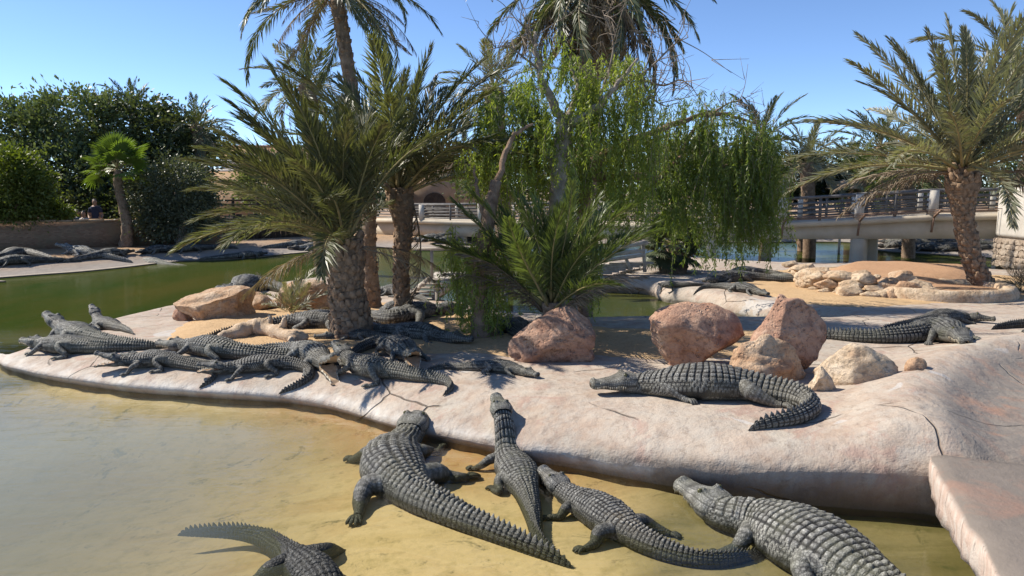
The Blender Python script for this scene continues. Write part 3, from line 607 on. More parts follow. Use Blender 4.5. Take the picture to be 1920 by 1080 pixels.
cr('gaping crocodile on the left ledge whose tail hangs over the edge', [(180,690),(215,683),(258,676),(302,672),(342,677),(384,683),(402,692),(393,706),(370,722)], lod=2, wf=.95, tone=.85, gape=.5, up=.04, group=IG)
cr('crocodile at the tip of the island lying alongside a second one, snout toward green water', [(43,640),(80,645),(115,650),(155,654),(200,656),(245,655),(290,654),(325,652)], zp=.30, lod=1, wf=1.05, tone=.95, group=IG)
cr('crocodile raised on its forelegs behind the one at the island tip', [(88,606),(115,613),(148,622),(185,629),(225,634),(262,637),(298,638)], zp=.40, lod=1, wf=1.1, tone=1.0, up=.06, group=IG)
cr('small crocodile with head lifted high at the far edge of the island tip', [(172,588),(192,597),(215,603),(236,610),(250,617),(236,624),(212,622)], zp=.36, L=2.0, lod=1, wf=1.1, tone=1.1, up=.10, group=IG)
cr('long crocodile lying before the pale driftwood log', [(298,644),(332,646),(368,649),(405,655),(455,660),(505,661),(560,661),(622,655)], lod=2, wf=1.05, tone=1.05, group=IG)
cr('dark crocodile lying behind the driftwood log with its flank in shade', [(710,612),(660,609),(610,606),(565,606),(525,609),(490,612),(440,618),(372,632)], lod=1, wf=1.05, tone=.95, group=IG, sand=.03)
cr('crocodile whose snout shows left of the stout palm trunk', [(590,627),(625,625),(660,624),(705,626),(745,628),(800,622)], lod=1, wf=.9, tone=.9, group=IG, sand=.03)
cr('crocodile facing the pepper tree trunk, right of the stout palm', [(884,634),(848,632),(815,627),(780,624),(742,620),(702,616),(660,612),(632,608)], lod=1, wf=1.0, tone=1.0, group=IG, sand=.03)
cr('gaping crocodile with a long curved tail in the shade below the stout palm', [(780,682),(770,668),(752,654),(728,642),(700,640),(674,648),(655,660),(645,668)], L=2.5, lod=1, wf=1.05, tone=.9, gape=.7, up=.02, group=IG, sand=.02)
cr('crocodile back showing between the tan boulders and the dark driftwood crocodile', [(690,600),(645,598),(605,595),(565,596),(538,600),(510,603)], lod=1, wf=1.1, tone=1.0, group=IG, sand=.03)
cr('dark crocodile behind the slim palm trunk with tail toward the stout palm', [(872,577),(832,581),(792,588),(752,597),(722,597),(695,589),(680,584)], lod=1, wf=.85, tone=.75, group=IG, sand=.03, legs=dict(f=1, b=1))
cr('pale bellied crocodile seen between the two palm trunks by the ladder foot', [(712,586),(735,577),(758,572),(795,570),(842,574),(880,580)], lod=1, L=2.2, wf=.95, tone=1.1, group=IG, sand=.03)
cr('dark crocodile stretched behind the tan boulders near the water', [(412,545),(440,539),(470,535),(502,536),(528,541),(560,548)], lod=1, wf=1.0, tone=.8, group=IG)
cr('crocodile at the waterline behind the palm trunks, left of the wooden ladder', [(676,549),(708,545),(742,545),(778,552),(806,560)], lod=1, wf=1.1, tone=.9, group=IG)
cr('dark crocodile in shade between the pepper tree trunk and the pitted boulder', [(925,596),(948,610),(970,622),(995,640),(1010,655)], lod=1, wf=.9, tone=.7, group=IG, sand=.03)
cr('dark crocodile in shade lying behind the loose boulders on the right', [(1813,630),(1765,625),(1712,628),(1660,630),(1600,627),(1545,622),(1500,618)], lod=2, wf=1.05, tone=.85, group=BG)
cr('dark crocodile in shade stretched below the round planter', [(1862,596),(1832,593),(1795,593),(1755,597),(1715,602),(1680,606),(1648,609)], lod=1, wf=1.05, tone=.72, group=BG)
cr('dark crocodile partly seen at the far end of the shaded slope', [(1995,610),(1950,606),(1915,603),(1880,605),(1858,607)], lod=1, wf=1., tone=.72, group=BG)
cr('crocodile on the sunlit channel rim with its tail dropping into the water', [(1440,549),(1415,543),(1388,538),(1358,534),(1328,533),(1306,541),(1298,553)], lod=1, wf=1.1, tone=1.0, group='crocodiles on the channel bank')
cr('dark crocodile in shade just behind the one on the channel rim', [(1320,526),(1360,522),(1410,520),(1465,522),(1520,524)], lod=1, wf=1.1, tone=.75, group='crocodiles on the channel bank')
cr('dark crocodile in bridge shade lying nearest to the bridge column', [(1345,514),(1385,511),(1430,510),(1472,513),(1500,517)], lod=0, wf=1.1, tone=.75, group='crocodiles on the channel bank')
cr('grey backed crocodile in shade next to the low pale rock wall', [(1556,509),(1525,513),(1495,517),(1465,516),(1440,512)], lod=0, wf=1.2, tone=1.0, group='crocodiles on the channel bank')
cr('slim crocodile wedged between the island tip pair and the long crocodile', [(228,660),(262,662),(298,664),(338,667),(376,671),(410,674)], lod=1, wf=.9, tone=.85, group=IG)
cr('dark crocodile at the corner of the channel rim below the fan palm shrub', [(1236,533),(1262,531),(1292,529),(1325,528)], lod=1, wf=1.1, tone=.7, group='crocodiles on the channel bank')
cr('small dark crocodile in shade right of the pepper tree trunk', [(950,592),(968,601),(985,612),(1004,626)], lod=1, wf=1.0, tone=.7, group=IG, sand=.03)
for p0 in [(1663,461),(1690,458),(1712,466),(1738,456),(1756,467),(1770,459),(1672,453),(1716,452),(1860,463),(1890,458)]:
    cr('small grey crocodile among the group basking on the bank beyond the bridge', [(p0[0]-26, p0[1]+1),(p0[0]-8, p0[1]),(p0[0]+14, p0[1]-1),(p0[0]+40, p0[1]-2)], L=2.9, lod=0, wf=1.25, tone=.8, group='crocodiles basking beyond the bridge')
cr('dark crocodile lying on the far bank below the brick wall, left of the pale one', [(-30,484),(10,480),(45,476),(85,480)], L=3.2, lod=0, wf=1.2, tone=.75, group=FG)
cr('crocodile half in shade on the concrete slope of the far bank', [(-40,497),(-5,492),(25,489),(50,488)], L=2.8, lod=0, wf=1.1, tone=.6, group=FG)
cr('pale dry crocodile standing in sun on the far bank sand before the brick wall', [(106,470),(128,470),(148,472),(168,475),(190,478)], L=3.0, lod=1, wf=1.2, tone=1.9, up=.05, group=FG)
cr('grey crocodile on the far bank below the fan palm', [(250,470),(225,473),(200,476),(178,479)], L=2.8, lod=0, wf=1.1, tone=.9, group=FG)
cr('crocodile in dappled light between the fan palm and the dark bushy tree', [(256,473),(275,470),(292,468),(315,466)], L=2.6, lod=0, wf=1.1, tone=.95, group=FG)
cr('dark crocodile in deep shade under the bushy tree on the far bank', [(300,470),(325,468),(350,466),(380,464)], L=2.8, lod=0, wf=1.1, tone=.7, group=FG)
cr('pale studded crocodile floating in the green water just off the far bank', [(252,491),(272,493),(292,495),(316,497),(350,499)], L=3.0, lod=1, wf=1.2, zbase=-.12, tone=1.9, up=.05, group=FG)
cr('crocodile resting at the far waterline in front of the dark plank fence', [(500,474),(475,477),(452,480),(430,483)], L=2.6, lod=0, wf=1., tone=1.0, group=FG)
cr('pale crocodile on the far shore right of the plank fence', [(540,463),(560,464),(585,464),(620,463)], L=2.9, lod=0, wf=1.1, tone=1.6, group=FG)
cr('crocodile lying behind the pale one right of the plank fence', [(590,455),(570,456),(550,458),(530,459)], L=2.6, lod=0, wf=1.1, tone=1.2, group=FG)
for p0 in [(790,449),(815,446),(826,452)]:
    cr('grey crocodile in the small pile on the shore below the sunlit bridge end', [(p0[0]-22, p0[1]),(p0[0], p0[1]-1),(p0[0]+30, p0[1]-2)], L=2.9, lod=0, wf=1.2, tone=1.0, group='crocodiles piled below the bridge end')

# ================================================================== rocks
def rock(name, label, c, size, mat, seed=0, sub=5, cuts=12, rough=.10, cat='boulder', group=None, pit=0., rz=0., parent=None, top=None, sq=1.):
    """angular boulder: a sphere cut by random planes, roughened, its foot at c"""
    rng = np.random.default_rng(seed); bm = bmesh.new(); bmesh.ops.create_icosphere(bm, subdivisions=sub, radius=1)
    me = bpy.data.meshes.new(name); bm.to_mesh(me); bm.free(); v = np.empty(len(me.vertices)*3, np.float32); me.vertices.foreach_get('co', v); v = v.reshape(-1, 3).astype(float)
    for _ in range(cuts):
        n = rng.normal(size=3); n[2] *= .8; n /= np.linalg.norm(n); d = rng.uniform(.46, .82)
        e = v@n-d; v -= np.clip(e, 0, None)[:, None]*n*.94
    if top is not None: v[:, :2] *= (1-top*np.clip((v[:, 2:]+.6)/1.6, 0, 1))
    s = seed*3.1; nn = v/np.linalg.norm(v, axis=1)[:, None]
    f = rough*1.9*(1.1*fbm(v[:, 0]*1.5+s, v[:, 1]*1.5, v[:, 2]*1.5, 5)+.5*(np.abs(fbm(v[:, 0]*3+s, v[:, 1]*3, v[:, 2]*3, 4))-.2))
    if pit: 
        p = vnoise(v[:, 0]*5+s, v[:, 1]*5, v[:, 2]*5); f = f-pit*sstep(.38, .62, p)-.4*pit*sstep(.3, .55, vnoise(v[:, 0]*12+s, v[:, 1]*12, v[:, 2]*12))
    v += nn*f[:, None]; lo = v[:, 2].min(); 
    v[:, 2] = np.maximum(v[:, 2], -.62); v[:, 2] += .62
    v *= np.array(size)/np.array([v[:, 0].max()-v[:, 0].min(), v[:, 1].max()-v[:, 1].min(), v[:, 2].max()]); v[:, 0] -= (v[:, 0].max()+v[:, 0].min())/2
    me.vertices.foreach_set('co', v.astype(np.float32).ravel()); me.update()
    o = link(name, me, mat, parent); o.location = tuple(c); o.rotation_euler = (0, 0, rz)
    if label: tag(o, label, cat, group)
    return o
def foot(px, py, dy=0.):
    p = on_ground(px, py); p[2] = gz(p[0], p[1])-.03; p[1] += dy; return p
def rock_px(label, x0, x1, ytop, ybot, mat, depth=.8, **kw):
    """boulder filling this outline when seen from the camera"""
    cx = (x0+x1)/2; f = on_ground(cx, ybot); dist = f[1]; w = (x1-x0)/F*(dist+.15); hgt = (D(cx, ytop, dist+depth*w*.4)[2]-f[2])+.03
    f[1] += depth*w*.42; f[0] = D(cx, ybot, f[1])[0]; f[2] = gz(f[0], f[1])-.04
    return rock(kw.pop('name', 'boulder'), label, f, (w, w*depth, hgt), mat, **kw)
RG = 'loose boulders on the island'
rock_px('pitted grey brown boulder with a young palm growing behind its top', 948, 1117, 574, 686, M['rock_red'], .85, seed=5, pit=.05, top=.62, cuts=5, rough=.07, group=RG)
rock_px('large rounded reddish boulder with holes behind the ledge crocodile', 1212, 1394, 562, 694, M['rock_red'], .7, seed=8, pit=.05, cuts=10, rough=.08, group=RG)
rock_px('tall pinkish boulder with a smooth peaked top', 1366, 1546, 550, 708, M['rock_red'], .6, seed=21, cuts=10, top=.3, rough=.12, group=RG)
rock_px('sunlit orange pyramid shaped rock in front of the tall boulder', 1356, 1516, 624, 724, M['rock_tan'], .6, seed=12, top=.75, cuts=8, rough=.11, group=RG)
rock_px('low tan boulder with a flat top right of the pyramid rock', 1528, 1684, 640, 722, M['rock_pale'], .7, seed=15, cuts=14, rough=.07, group=RG)
rock_px('small pale wedge of stone leaning at the foot of the low tan boulder', 1508, 1566, 682, 736, M['rock_pale'], .8, seed=31, sub=4, top=.5, group=RG)
rock_px('small orange stone beside the concrete ridge', 1690, 1738, 668, 694, M['rock_tan'], .8, seed=33, sub=3, group=RG)
LG = 'boulders in the row left of the stout palm'
rock_px('large tan boulder at the left end of the boulder row', 330, 475, 536, 604, M['rock_tan'], .7, seed=41, cuts=11, rough=.12, group=LG)
rock_px('orange lump of rock in the middle of the boulder row', 448, 515, 546, 588, M['rock_tan'], .8, seed=43, sub=4, group=LG)
rock_px('small pink rock between the middle lump and the broad boulder', 505, 545, 556, 584, M['rock_tan'], .8, seed=45, sub=4, group=LG)
rock_px('broad orange boulder against the stout palm trunk', 524, 640, 522, 586, M['rock_tan'], .6, seed=47, cuts=10, rough=.12, group=LG)
rock_px('small reddish stone at the foot of the broad boulder', 528, 556, 572, 588, M['rock_tan'], .8, seed=49, sub=3, group=LG)
rock_px('small stone at the left foot of the large tan boulder', 322, 362, 572, 602, M['rock_red'], .8, seed=50, sub=4, group=LG)
# rock ring and planter under the right palm
rng = np.random.default_rng(77)
def ring_rocks():
    B = [(1512,532),(1540,545),(1580,552),(1625,556),(1665,558),(1705,560),(1735,562)]; P = catmull([on_ground(*p)[:2] for p in B], 8); P = resample(P, .24)
    k = 0
    for row, (dy, dz, sc) in enumerate(((0, 0, .38), (.22, .12, .36), (.5, .24, .34), (.85, .32, .26))):
        for i, p in enumerate(P):
            if rng.random() < .12: continue
            s = sc*rng.uniform(.65, 1.35); x = p[0]+rng.uniform(-.1, .1); y = p[1]+dy+rng.uniform(-.1, .1)
            o = rock('stone', 'pale rough stone in the low rock mound under the right palm', (x, y, gz(x, y)-.05+dz), (s*1.35, s, s*.6), M['rock_pale' if rng.random() < .75 else 'rock_tan'], seed=int(rng.integers(1e6)), sub=3, cuts=14, rough=.16, cat='stone', group='stones of the low rock mound', rz=0); k += 1
ring_rocks()
def mound():
    P = [on_ground(*p)[:2] for p in [(1512,530),(1560,541),(1640,548),(1735,552),(1830,548),(1880,530),(1860,512),(1760,507),(1640,502),(1540,505)]]; B = resample(catmull(np.array(P), 6, True), .2, True)
    gx, gy = np.meshgrid(np.arange(B[:, 0].min(), B[:, 0].max(), .2), np.arange(B[:, 1].min(), B[:, 1].max(), .2)); q = np.stack([gx.ravel(), gy.ravel()], 1)+.03; sd, _ = seg_dist(q, B); q = q[sd > .08]; n = len(B)
    co, ed, fa, *_ = delaunay_2d_cdt([Vector(p) for p in np.vstack([B, q])], [(i, (i+1) % n) for i in range(n)], [], 1, 1e-5)
    Q = np.array([tuple(c) for c in co]); sd, _ = seg_dist(Q, B); z = ground_h(*Q.T)-.03+.30*sstep(-.02, 1.0, sd)+.03*fbm(Q[:, 0]*2, Q[:, 1]*2, 1.)*sstep(0, .3, sd)
    tag(link('earth_mound', mesh('earth_mound', np.column_stack([Q, z]), [np.array([f for f in fa if len(f) == 3])]), M['ground2']), kind='structure')
M['ground2'] = m_sand('red_earth', (.40, .23, .13), (.48, .30, .18), (.26, .15, .09))
mound()
def planter():
    c = on_ground(1815, 565); c[1] += .9; n = 56; R1, R2 = 1.15, .92; g = gz(c[0], c[1]); th = np.arange(n)*2*math.pi/n
    o = empty('stone_planter', (c[0], c[1], g), 'low round planter of rough pale stone round the right palm trunk', 'planter')
    prof = [(R1+.03, -.1), (R1+.02, .12), (R1-.02, .20), (R1-.08, .225), (R2+.03, .22), (R2, .19), (R2, .0)]
    V = []; 
    for k, (r, z) in enumerate(prof):
        j = .035*vnoise(th*9, k*1.3+0*th, 5.)+.03*vnoise(th*3, 0*th, 2.); V.append(np.column_stack([np.cos(th)*(r+j)*1.18, np.sin(th)*(r+j), np.full(n, z)+.02*vnoise(th*5, 0*th+k, 8.)]))
    V = np.vstack(V); m = len(prof); i = np.arange(m-1)[:, None]*n; j = np.arange(n)[None]; j2 = (j+1) % n
    link('planter_wall', mesh('planter_wall', V, [np.stack([i+j, i+j2, i+n+j2, i+n+j], -1).reshape(-1, 4)]), M['rock_pale'], o)
    V = np.vstack([[[0, 0, .17]], np.column_stack([np.cos(th)*R2*1.19, np.sin(th)*R2*1.01, np.full(n, .13)])]); link('soil', mesh('soil', V, [np.array([(0, 1+k, 1+(k+1) % n) for k in range(n)])]), M['ground2'], o)
planter()
# ------------------------------------------------------------------ slide slab over the near water
def slab():
    A = G(1742, 858, .5); B = G(1880, 1080, .5); d = (B-A); d /= np.linalg.norm(d); E = A+d*3.2; A0 = A-d*.05
    n = 40; t = np.linspace(0, 1, n); edge = A0[None]+(E-A0)[None]*t[:, None]
    V = []; cols = [(0, .0, -.27), (.0, .0, -.2), (-.012, 0, -.1), (0, 0, -.03), (.03, 0, .0), (.12, 0, .012), (.4, 0, .012), (1.2, 0, .0), (5, 0, .1)]
    rt = np.array([-d[1], d[0], 0]); rt = rt if rt[0] > 0 else -rt
    for k, (o_, _, z) in enumerate(cols):
        p = edge+rt*(o_); p = p+np.array([0, 0, z]); w = .018*vnoise(t*34, 0*t+k*.9, 3.)+.02*vnoise(t*11, 0*t+k*.5, 6.); p[:, :2] -= rt[:2]*w[:, None] if k < 5 else 0; p[:, 2] += .008*vnoise(t*9, 0*t+k, 1.); V.append(p)
    p = edge+rt*5+np.array([0, 0, -.27]); V.append(p); V = np.stack(V, 1); m = V.shape[1]; i = np.arange(n-1)[:, None]*m; j = np.arange(m)[None]; j2 = (j+1) % m
    q = np.stack([i+j, i+m+j, i+m+j2, i+j2], -1).reshape(-1, 4); Vf = V.reshape(-1, 3); sld = np.tile(np.r_[np.zeros(5), .5, 1, 1, 1, 1], n)
    me = mesh('concrete_slide', Vf, [q], {'slide': sld, 'wet': np.where(Vf[:, 2] < .28, .5, 0)*0, 'lime': np.zeros(len(Vf))})
    bm = bmesh.new(); bm.from_mesh(me); bmesh.ops.holes_fill(bm, edges=bm.edges); bmesh.ops.recalc_face_normals(bm, faces=bm.faces); bm.to_mesh(me); bm.free()
    for k in ('slide', 'wet', 'lime'): pass
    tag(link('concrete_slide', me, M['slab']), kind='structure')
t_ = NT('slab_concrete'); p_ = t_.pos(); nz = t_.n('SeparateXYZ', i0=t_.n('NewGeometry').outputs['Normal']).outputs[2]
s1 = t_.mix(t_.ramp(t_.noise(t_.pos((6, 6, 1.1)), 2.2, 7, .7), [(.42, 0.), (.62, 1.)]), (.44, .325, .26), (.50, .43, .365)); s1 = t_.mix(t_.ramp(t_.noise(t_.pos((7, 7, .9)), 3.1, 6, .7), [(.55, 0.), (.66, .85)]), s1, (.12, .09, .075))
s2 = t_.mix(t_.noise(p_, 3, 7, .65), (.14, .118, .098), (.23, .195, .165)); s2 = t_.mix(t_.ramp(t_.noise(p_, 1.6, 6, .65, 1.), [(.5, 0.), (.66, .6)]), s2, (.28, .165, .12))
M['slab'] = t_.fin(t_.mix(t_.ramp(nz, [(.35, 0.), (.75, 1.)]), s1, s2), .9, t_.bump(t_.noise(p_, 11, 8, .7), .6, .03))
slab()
# ------------------------------------------------------------------ driftwood log
M['drift'] = m_bark('driftwood', (.42, .29, .18), (.58, .46, .34), 7, .9)
def driftwood():
    P = [on_ground(*p, .10) for p in [(404,632),(440,627),(478,622),(510,624),(545,632),(578,634)]]; c0 = P[2].copy(); mb = MB()
    pts = np.array(P); pts[:, 2] += [-.03, .0, .06, .03, .0, .02]; cv = catmull(pts, 9); t = np.linspace(0, 1, len(cv))
    mb.tube(cv, np.interp(t, [0, .1, .3, .45, .6, .8, .95, 1], [.03, .10, .125, .14, .10, .11, .09, .02])*(1+.12*np.sin(t*31)), 18, .13, 4)
    a = cv[30]; mb.tube(catmull([a, a+[.10, -.05, .14], a+[.13, -.08, .24]], 5), np.linspace(.07, .025, 11), 9, .2, 2)
    a = cv[38]; mb.tube(catmull([a, a+[.02, -.16, -.03], a+[.05, -.3, -.08]], 5), np.linspace(.09, .04, 11), 9, .25, 3)
    a = cv[24]; mb.tube(catmull([a, a+[.04, .06, .12], a+[.02, .12, .20]], 5), np.linspace(.06, .02, 11), 9, .2, 6)
    o = mb.build('driftwood_log', M['drift']); o.data.transform(Matrix.Identity(4)); recentre(o, (c0[0], c0[1], gz(c0[0], c0[1]))); tag(o, 'pale gnarled driftwood log lying on the sand', 'log')
driftwood()
# ================================================================== palms
M['frond'] = m_leaf('date_frond', (.085, .095, .042), (.155, .155, .080), .25, .42, 1.2, (.20, .15, .09))
M['frond_grey'] = m_leaf('grey_frond', (.14, .148, .095), (.225, .215, .15), .22, .45, 1.2, (.26, .20, .12))
M['frond_dark'] = m_leaf('dark_frond', (.06, .075, .035), (.11, .12, .06), .25, .42, 1.2)
M['frond_green'] = m_leaf('green_frond', (.065, .095, .028), (.12, .145, .05), .28, .40, 1.2)
M['frond_dead'] = m_leaf('dead_frond', (.16, .115, .075), (.26, .20, .14), .15, .7, 2.0)
M['trunk'] = m_bark('palm_trunk', (.13, .085, .055), (.30, .215, .15), 9, 1.); M['boot'] = m_bark('leaf_base', (.17, .105, .065), (.36, .25, .165), 14, .8)
M['rachis'] = m_plain('frond_stalk', (.20, .19, .08), (.33, .25, .12), 3, .5)
FR = {}
def frond_mesh(bend, seed, dead=False, npair=58, ll=.21, w=.0115, start=.16, droopy=0., mat='frond', curl=0.):
    key = (bend, seed, dead, npair, ll, w, start, droopy, mat, curl)
    if key in FR: return FR[key]
    rng = np.random.default_rng(seed); n = 15; t = np.linspace(0, 1, n); phi = -bend*t**1.35; side = curl*t**2
    dx = np.cos(phi)*np.cos(side); dz = np.sin(phi); dyy = np.cos(phi)*np.sin(side); st = 1/(n-1)
    P = np.column_stack([np.r_[0, np.cumsum(dx[:-1])]*st, np.r_[0, np.cumsum(dyy[:-1])]*st, np.r_[0, np.cumsum(dz[:-1])]*st])
    mb = MB(); mb.tube(P, np.interp(t, [0, .12, 1], [.017, .0085, .0016]), 4); nr = mb.n; nq = sum(len(q) for q in mb.q); ntr = sum(len(q) for q in mb.t)
    k = np.repeat(np.linspace(0, 1, npair), 2); tt = start+(1-start)*k+rng.uniform(-.006, .006, len(k)); tt = np.clip(tt, 0, 1); sg = np.tile([1., -1.], npair)
    p = np.stack([np.interp(tt, t, P[:, a]) for a in range(3)], 1); T = np.stack([np.interp(tt, t, a) for a in (dx, dyy, dz)], 1); T /= np.linalg.norm(T, axis=1)[:, None]
    Y = np.cross(np.array([0, 0, 1.]), T); Y /= np.linalg.norm(Y, axis=1)[:, None]+1e-9; N = np.cross(T, Y)
    a = np.interp(k, [0, .3, 1], [1.1, .75, .30])+rng.normal(0, .12, len(k)); v = np.interp(k, [0, 1], [.55, .30])*(1-2.2*droopy)+rng.normal(0, .28 if not dead else .5, len(k))
    dr = T*np.cos(a)[:, None]+(Y*(sg*np.cos(v))[:, None]+N*np.sin(v)[:, None])*np.sin(a)[:, None]; dr[:, 2] -= droopy*.8; dr /= np.linalg.norm(dr, axis=1)[:, None]
    L = ll*np.interp(k, [0, .12, .35, .7, 1], [.45, .8, 1., .85, .38])*rng.uniform(.82, 1.1, len(k)); keep = rng.random(len(k)) > (.25 if dead else .03)
    pr = np.cross(dr, N); pr /= np.linalg.norm(pr, axis=1)[:, None]+1e-9; tw = rng.uniform(-.7, .7, len(k)); pn = np.cross(dr, pr); pr = pr*np.cos(tw)[:, None]+pn*np.sin(tw)[:, None]
    mid = p+dr*(L*.42)[:, None]; tip = p+dr*L[:, None]; tip[:, 2] -= L*(.10+.25*droopy)*rng.uniform(.3, 1.6, len(k))
    v4 = np.stack([p, mid+pr*w, tip, mid-pr*w], 1)[keep].reshape(-1, 3); q = np.arange(len(v4)).reshape(-1, 4); mb.add(v4, q)
    Q = np.concatenate(mb.q); Tq = np.concatenate(mb.t); mi = np.r_[np.zeros(nq, int), np.ones(len(q), int), np.zeros(len(Tq), int)]
    me = mesh('frond', np.concatenate(mb.v), [Q, Tq], None, mi); me.materials.append(M['rachis'] if not dead else M['frond_dead']); me.materials.append(M['frond_dead'] if dead else M[mat]); FR[key] = me
    return me
def add_frond(root, me, at, az, el, L, roll=0., name='frond'):
    o = bpy.data.objects.new(name, me); C.objects.link(o); o.parent = root; o.location = tuple(at); o.scale = (L, L, L)
    o.rotation_euler = (Matrix.Rotation(az, 3, 'Z')@Matrix.Rotation(-el, 3, 'Y')@Matrix.Rotation(roll, 3, 'X')).to_euler(); return o
def trunk_path(pts, n=40): return resample(catmull(np.array(pts, float), 10), .05) if n is None else None
_boot = None
def boot_mesh():
    global _boot
    if _boot is None:
        v = np.array([(-.5,-.25,-.1),(.5,-.25,-.1),(.62,.12,-.05),(-.62,.12,-.05),(-.34,.02,.75),(.34,.02,.75),(.30,.22,.82),(-.30,.22,.82)], float)
        v = np.array([(-.55,-.2,-.2),(.55,-.2,-.2),(.6,.22,-.06),(-.6,.22,-.06),(-.3,-.05,.85),(.3,-.05,.85),(.26,.34,.78),(-.26,.34,.78),(0,.48,.30),(0,.30,-.16)], float)
        q = [(0,1,5,4),(4,5,6,7),(1,2,6,5),(0,4,7,3)]; t = [(3,7,8),(7,6,8),(6,2,8),(2,9,8),(9,3,8),(0,3,9),(0,9,1),(1,9,2)]
        _boot = mesh('leaf_base', v, [np.array(q), np.array(t)]); _boot.materials.append(M['boot'])
    return _boot
def palm(label, path, rads, nfr, Lf, elev=(85, -35), bends=(.35, 1.3), mat='frond', boots=0, seed=0, name='date_palm', group='date palms', ndead=6, wl=.0115, npair=58, az_bias=None, ll=.21, crown=.16, boot_s=.09, droopy=.0, keys=(), skip=None, rough=.10, dead_el=(-35, -80)):
    """path: world points of the trunk from foot to crown"""
    rng = np.random.default_rng(seed); path = np.array(path, float); root = empty(name, path[0], label, 'palm tree', group)
    cv = catmull(path, 12)-path[0]; d = np.r_[0, np.cumsum(np.linalg.norm(np.diff(cv, axis=0), axis=1))]; H = d[-1]
    m = max(6, int(H/.035)); cv = resample(cv, H/m); m = len(cv); t = np.linspace(0, 1, m); rad = np.interp(t, np.linspace(0, 1, len(rads)), rads)
    nn = 28; v, q, tr = tube(cv, rad, nn); ring = np.repeat(np.arange(m), nn); col = np.tile(np.arange(nn), m)
    hgt = np.repeat(t*H, nn); u = col/nn*11+.5*np.floor(hgt/(boot_s*.8)); kk = (1-np.abs((u % 1)-.5)*2)*((hgt/(boot_s*.8)) % 1); nv = m*nn
    ctr = np.repeat(cv, nn, 0); v[:nv] = ctr+(v[:nv]-ctr)*(1-.05+.22*rough/.1*kk*.6+.05*hash3(col, ring))[:, None]
    tk = link('trunk', mesh('trunk', v, [q, np.array(tr)]), M['trunk'], root, False)
    if boots:
        bm_ = boot_mesh(); ga = math.pi*(3-5**.5); lo = .02
        for i in range(boots):
            f = min(1, max(0, lo+(1-lo)*(i+.5)/boots+rng.normal(0, .012))); az = i*ga*1.0+rng.normal(0, .12); p = np.array([np.interp(f, t, cv[:, a]) for a in range(3)]); r = np.interp(f, t, rad)
            tg = np.array([np.interp(f, t, np.gradient(cv[:, a])) for a in range(3)]); tg /= np.linalg.norm(tg)
            o = bpy.data.objects.new('leaf_base', bm_); C.objects.link(o); o.parent = root; out = Vector((math.cos(az), math.sin(az), 0)); tgv = Vector(tg); out = (out-tgv*out.dot(tgv)).normalized(); xx = out.cross(tgv)
            s = boot_s*rng.uniform(.55, 1.4)*(1+.5*max(0, f-.8)/.2); o.location = tuple(p+np.array(out)*r*.94); mt = Matrix((xx, out, tgv)).transposed(); o.rotation_euler = (mt@Matrix.Rotation(rng.uniform(-.25, .1)-.1-.35*max(0, f-.85)/.15, 3, 'X')@Matrix.Rotation(rng.uniform(-.35, .35), 3, 'Z')).to_euler(); o.scale = (s*.85, s*.75, s*rng.uniform(.8, 1.2))
    top = cv[-1]; rt = rads[-1]; ga = 2.39996
    for i in range(nfr):
        f = (i+.5)/nfr; el = R_(elev[0]+(elev[1]-elev[0])*f**.9)+rng.normal(0, .09); az = i*ga+rng.normal(0, .15); b = bends[0]+(bends[1]-bends[0])*f
        if az_bias is not None and rng.random() < az_bias[1]: az = az_bias[0]+rng.normal(0, .5)
        if skip is not None and el < R_(skip[2]) and abs((az-R_(skip[0])+math.pi) % (2*math.pi)-math.pi) < R_(skip[1]): continue
        me = frond_mesh(round(b*4)/4, int(rng.integers(3)), False, npair, ll, wl, .14, droopy, mat, float(rng.choice([-.25, 0, .25])))
        add_frond(root, me, top+np.array([math.cos(az)*rt*.75*f, math.sin(az)*rt*.75*f, crown*(.5-f)]), az, el, Lf*rng.uniform(.82, 1.08)*(.75+.25*min(1, f*3)), rng.normal(0, .35))
    for i in range(ndead):
        az = i*ga*1.3+rng.normal(0, .3); me = frond_mesh(.75, int(rng.integers(2)), True, max(20, npair-20), ll*.9, wl, .1, .5, mat, .2)
        add_frond(root, me, top+np.array([math.cos(az)*rt*.9, math.sin(az)*rt*.9, -crown*.8]), az, R_(rng.uniform(min(dead_el), max(dead_el))), Lf*rng.uniform(.5, .85), rng.normal(0, .5))
    for (az, el, L, b) in keys:
        add_frond(root, frond_mesh(b, 1, False, npair, ll, wl, .14, droopy, mat, 0.), top, R_(az), R_(el), L)
    return root
def up_path(pxs, dist): return [D(x, y, dist) for x, y in pxs]
# the stout palm, the slim one and the tall one on the island
b1 = on_ground(661, 640); d1 = b1[1]+.25; p1 = up_path([(663,644),(652,560),(648,500),(646,448)], d1); p1[0][2] = gz(p1[0][0], p1[0][1])-.05
palm('stout date palm with thick scaly trunk, the shortest and thickest on the island', p1, [.33,.31,.27,.245,.235,.26,.26,.2], 60, 2.15, (89, 20), (.3, 1.05), 'frond', 290, 1, ndead=4, boot_s=.10, group='date palms on the island', wl=.0052, npair=96, dead_el=(0, -25), skip=(0, 65, 58), keys=[(180,62,2.5,.5),(170,50,2.5,.5),(190,45,2.4,.75),(160,58,2.5,.5),(200,66,2.6,.5),(215,50,2.3,.75),(180,35,2.3,.75),(145,45,2.4,.5),(100,70,2.5,.5),(250,70,2.4,.5),(120,60,2.5,.5),(60,76,2.4,.25),(185,74,2.6,.25)])
b2 = on_ground(758, 606); d2 = b2[1]+.15; p2 = up_path([(757,610),(752,520),(756,430),(748,352)], d2); p2[0][2] = gz(p2[0][0], p2[0][1])-.05
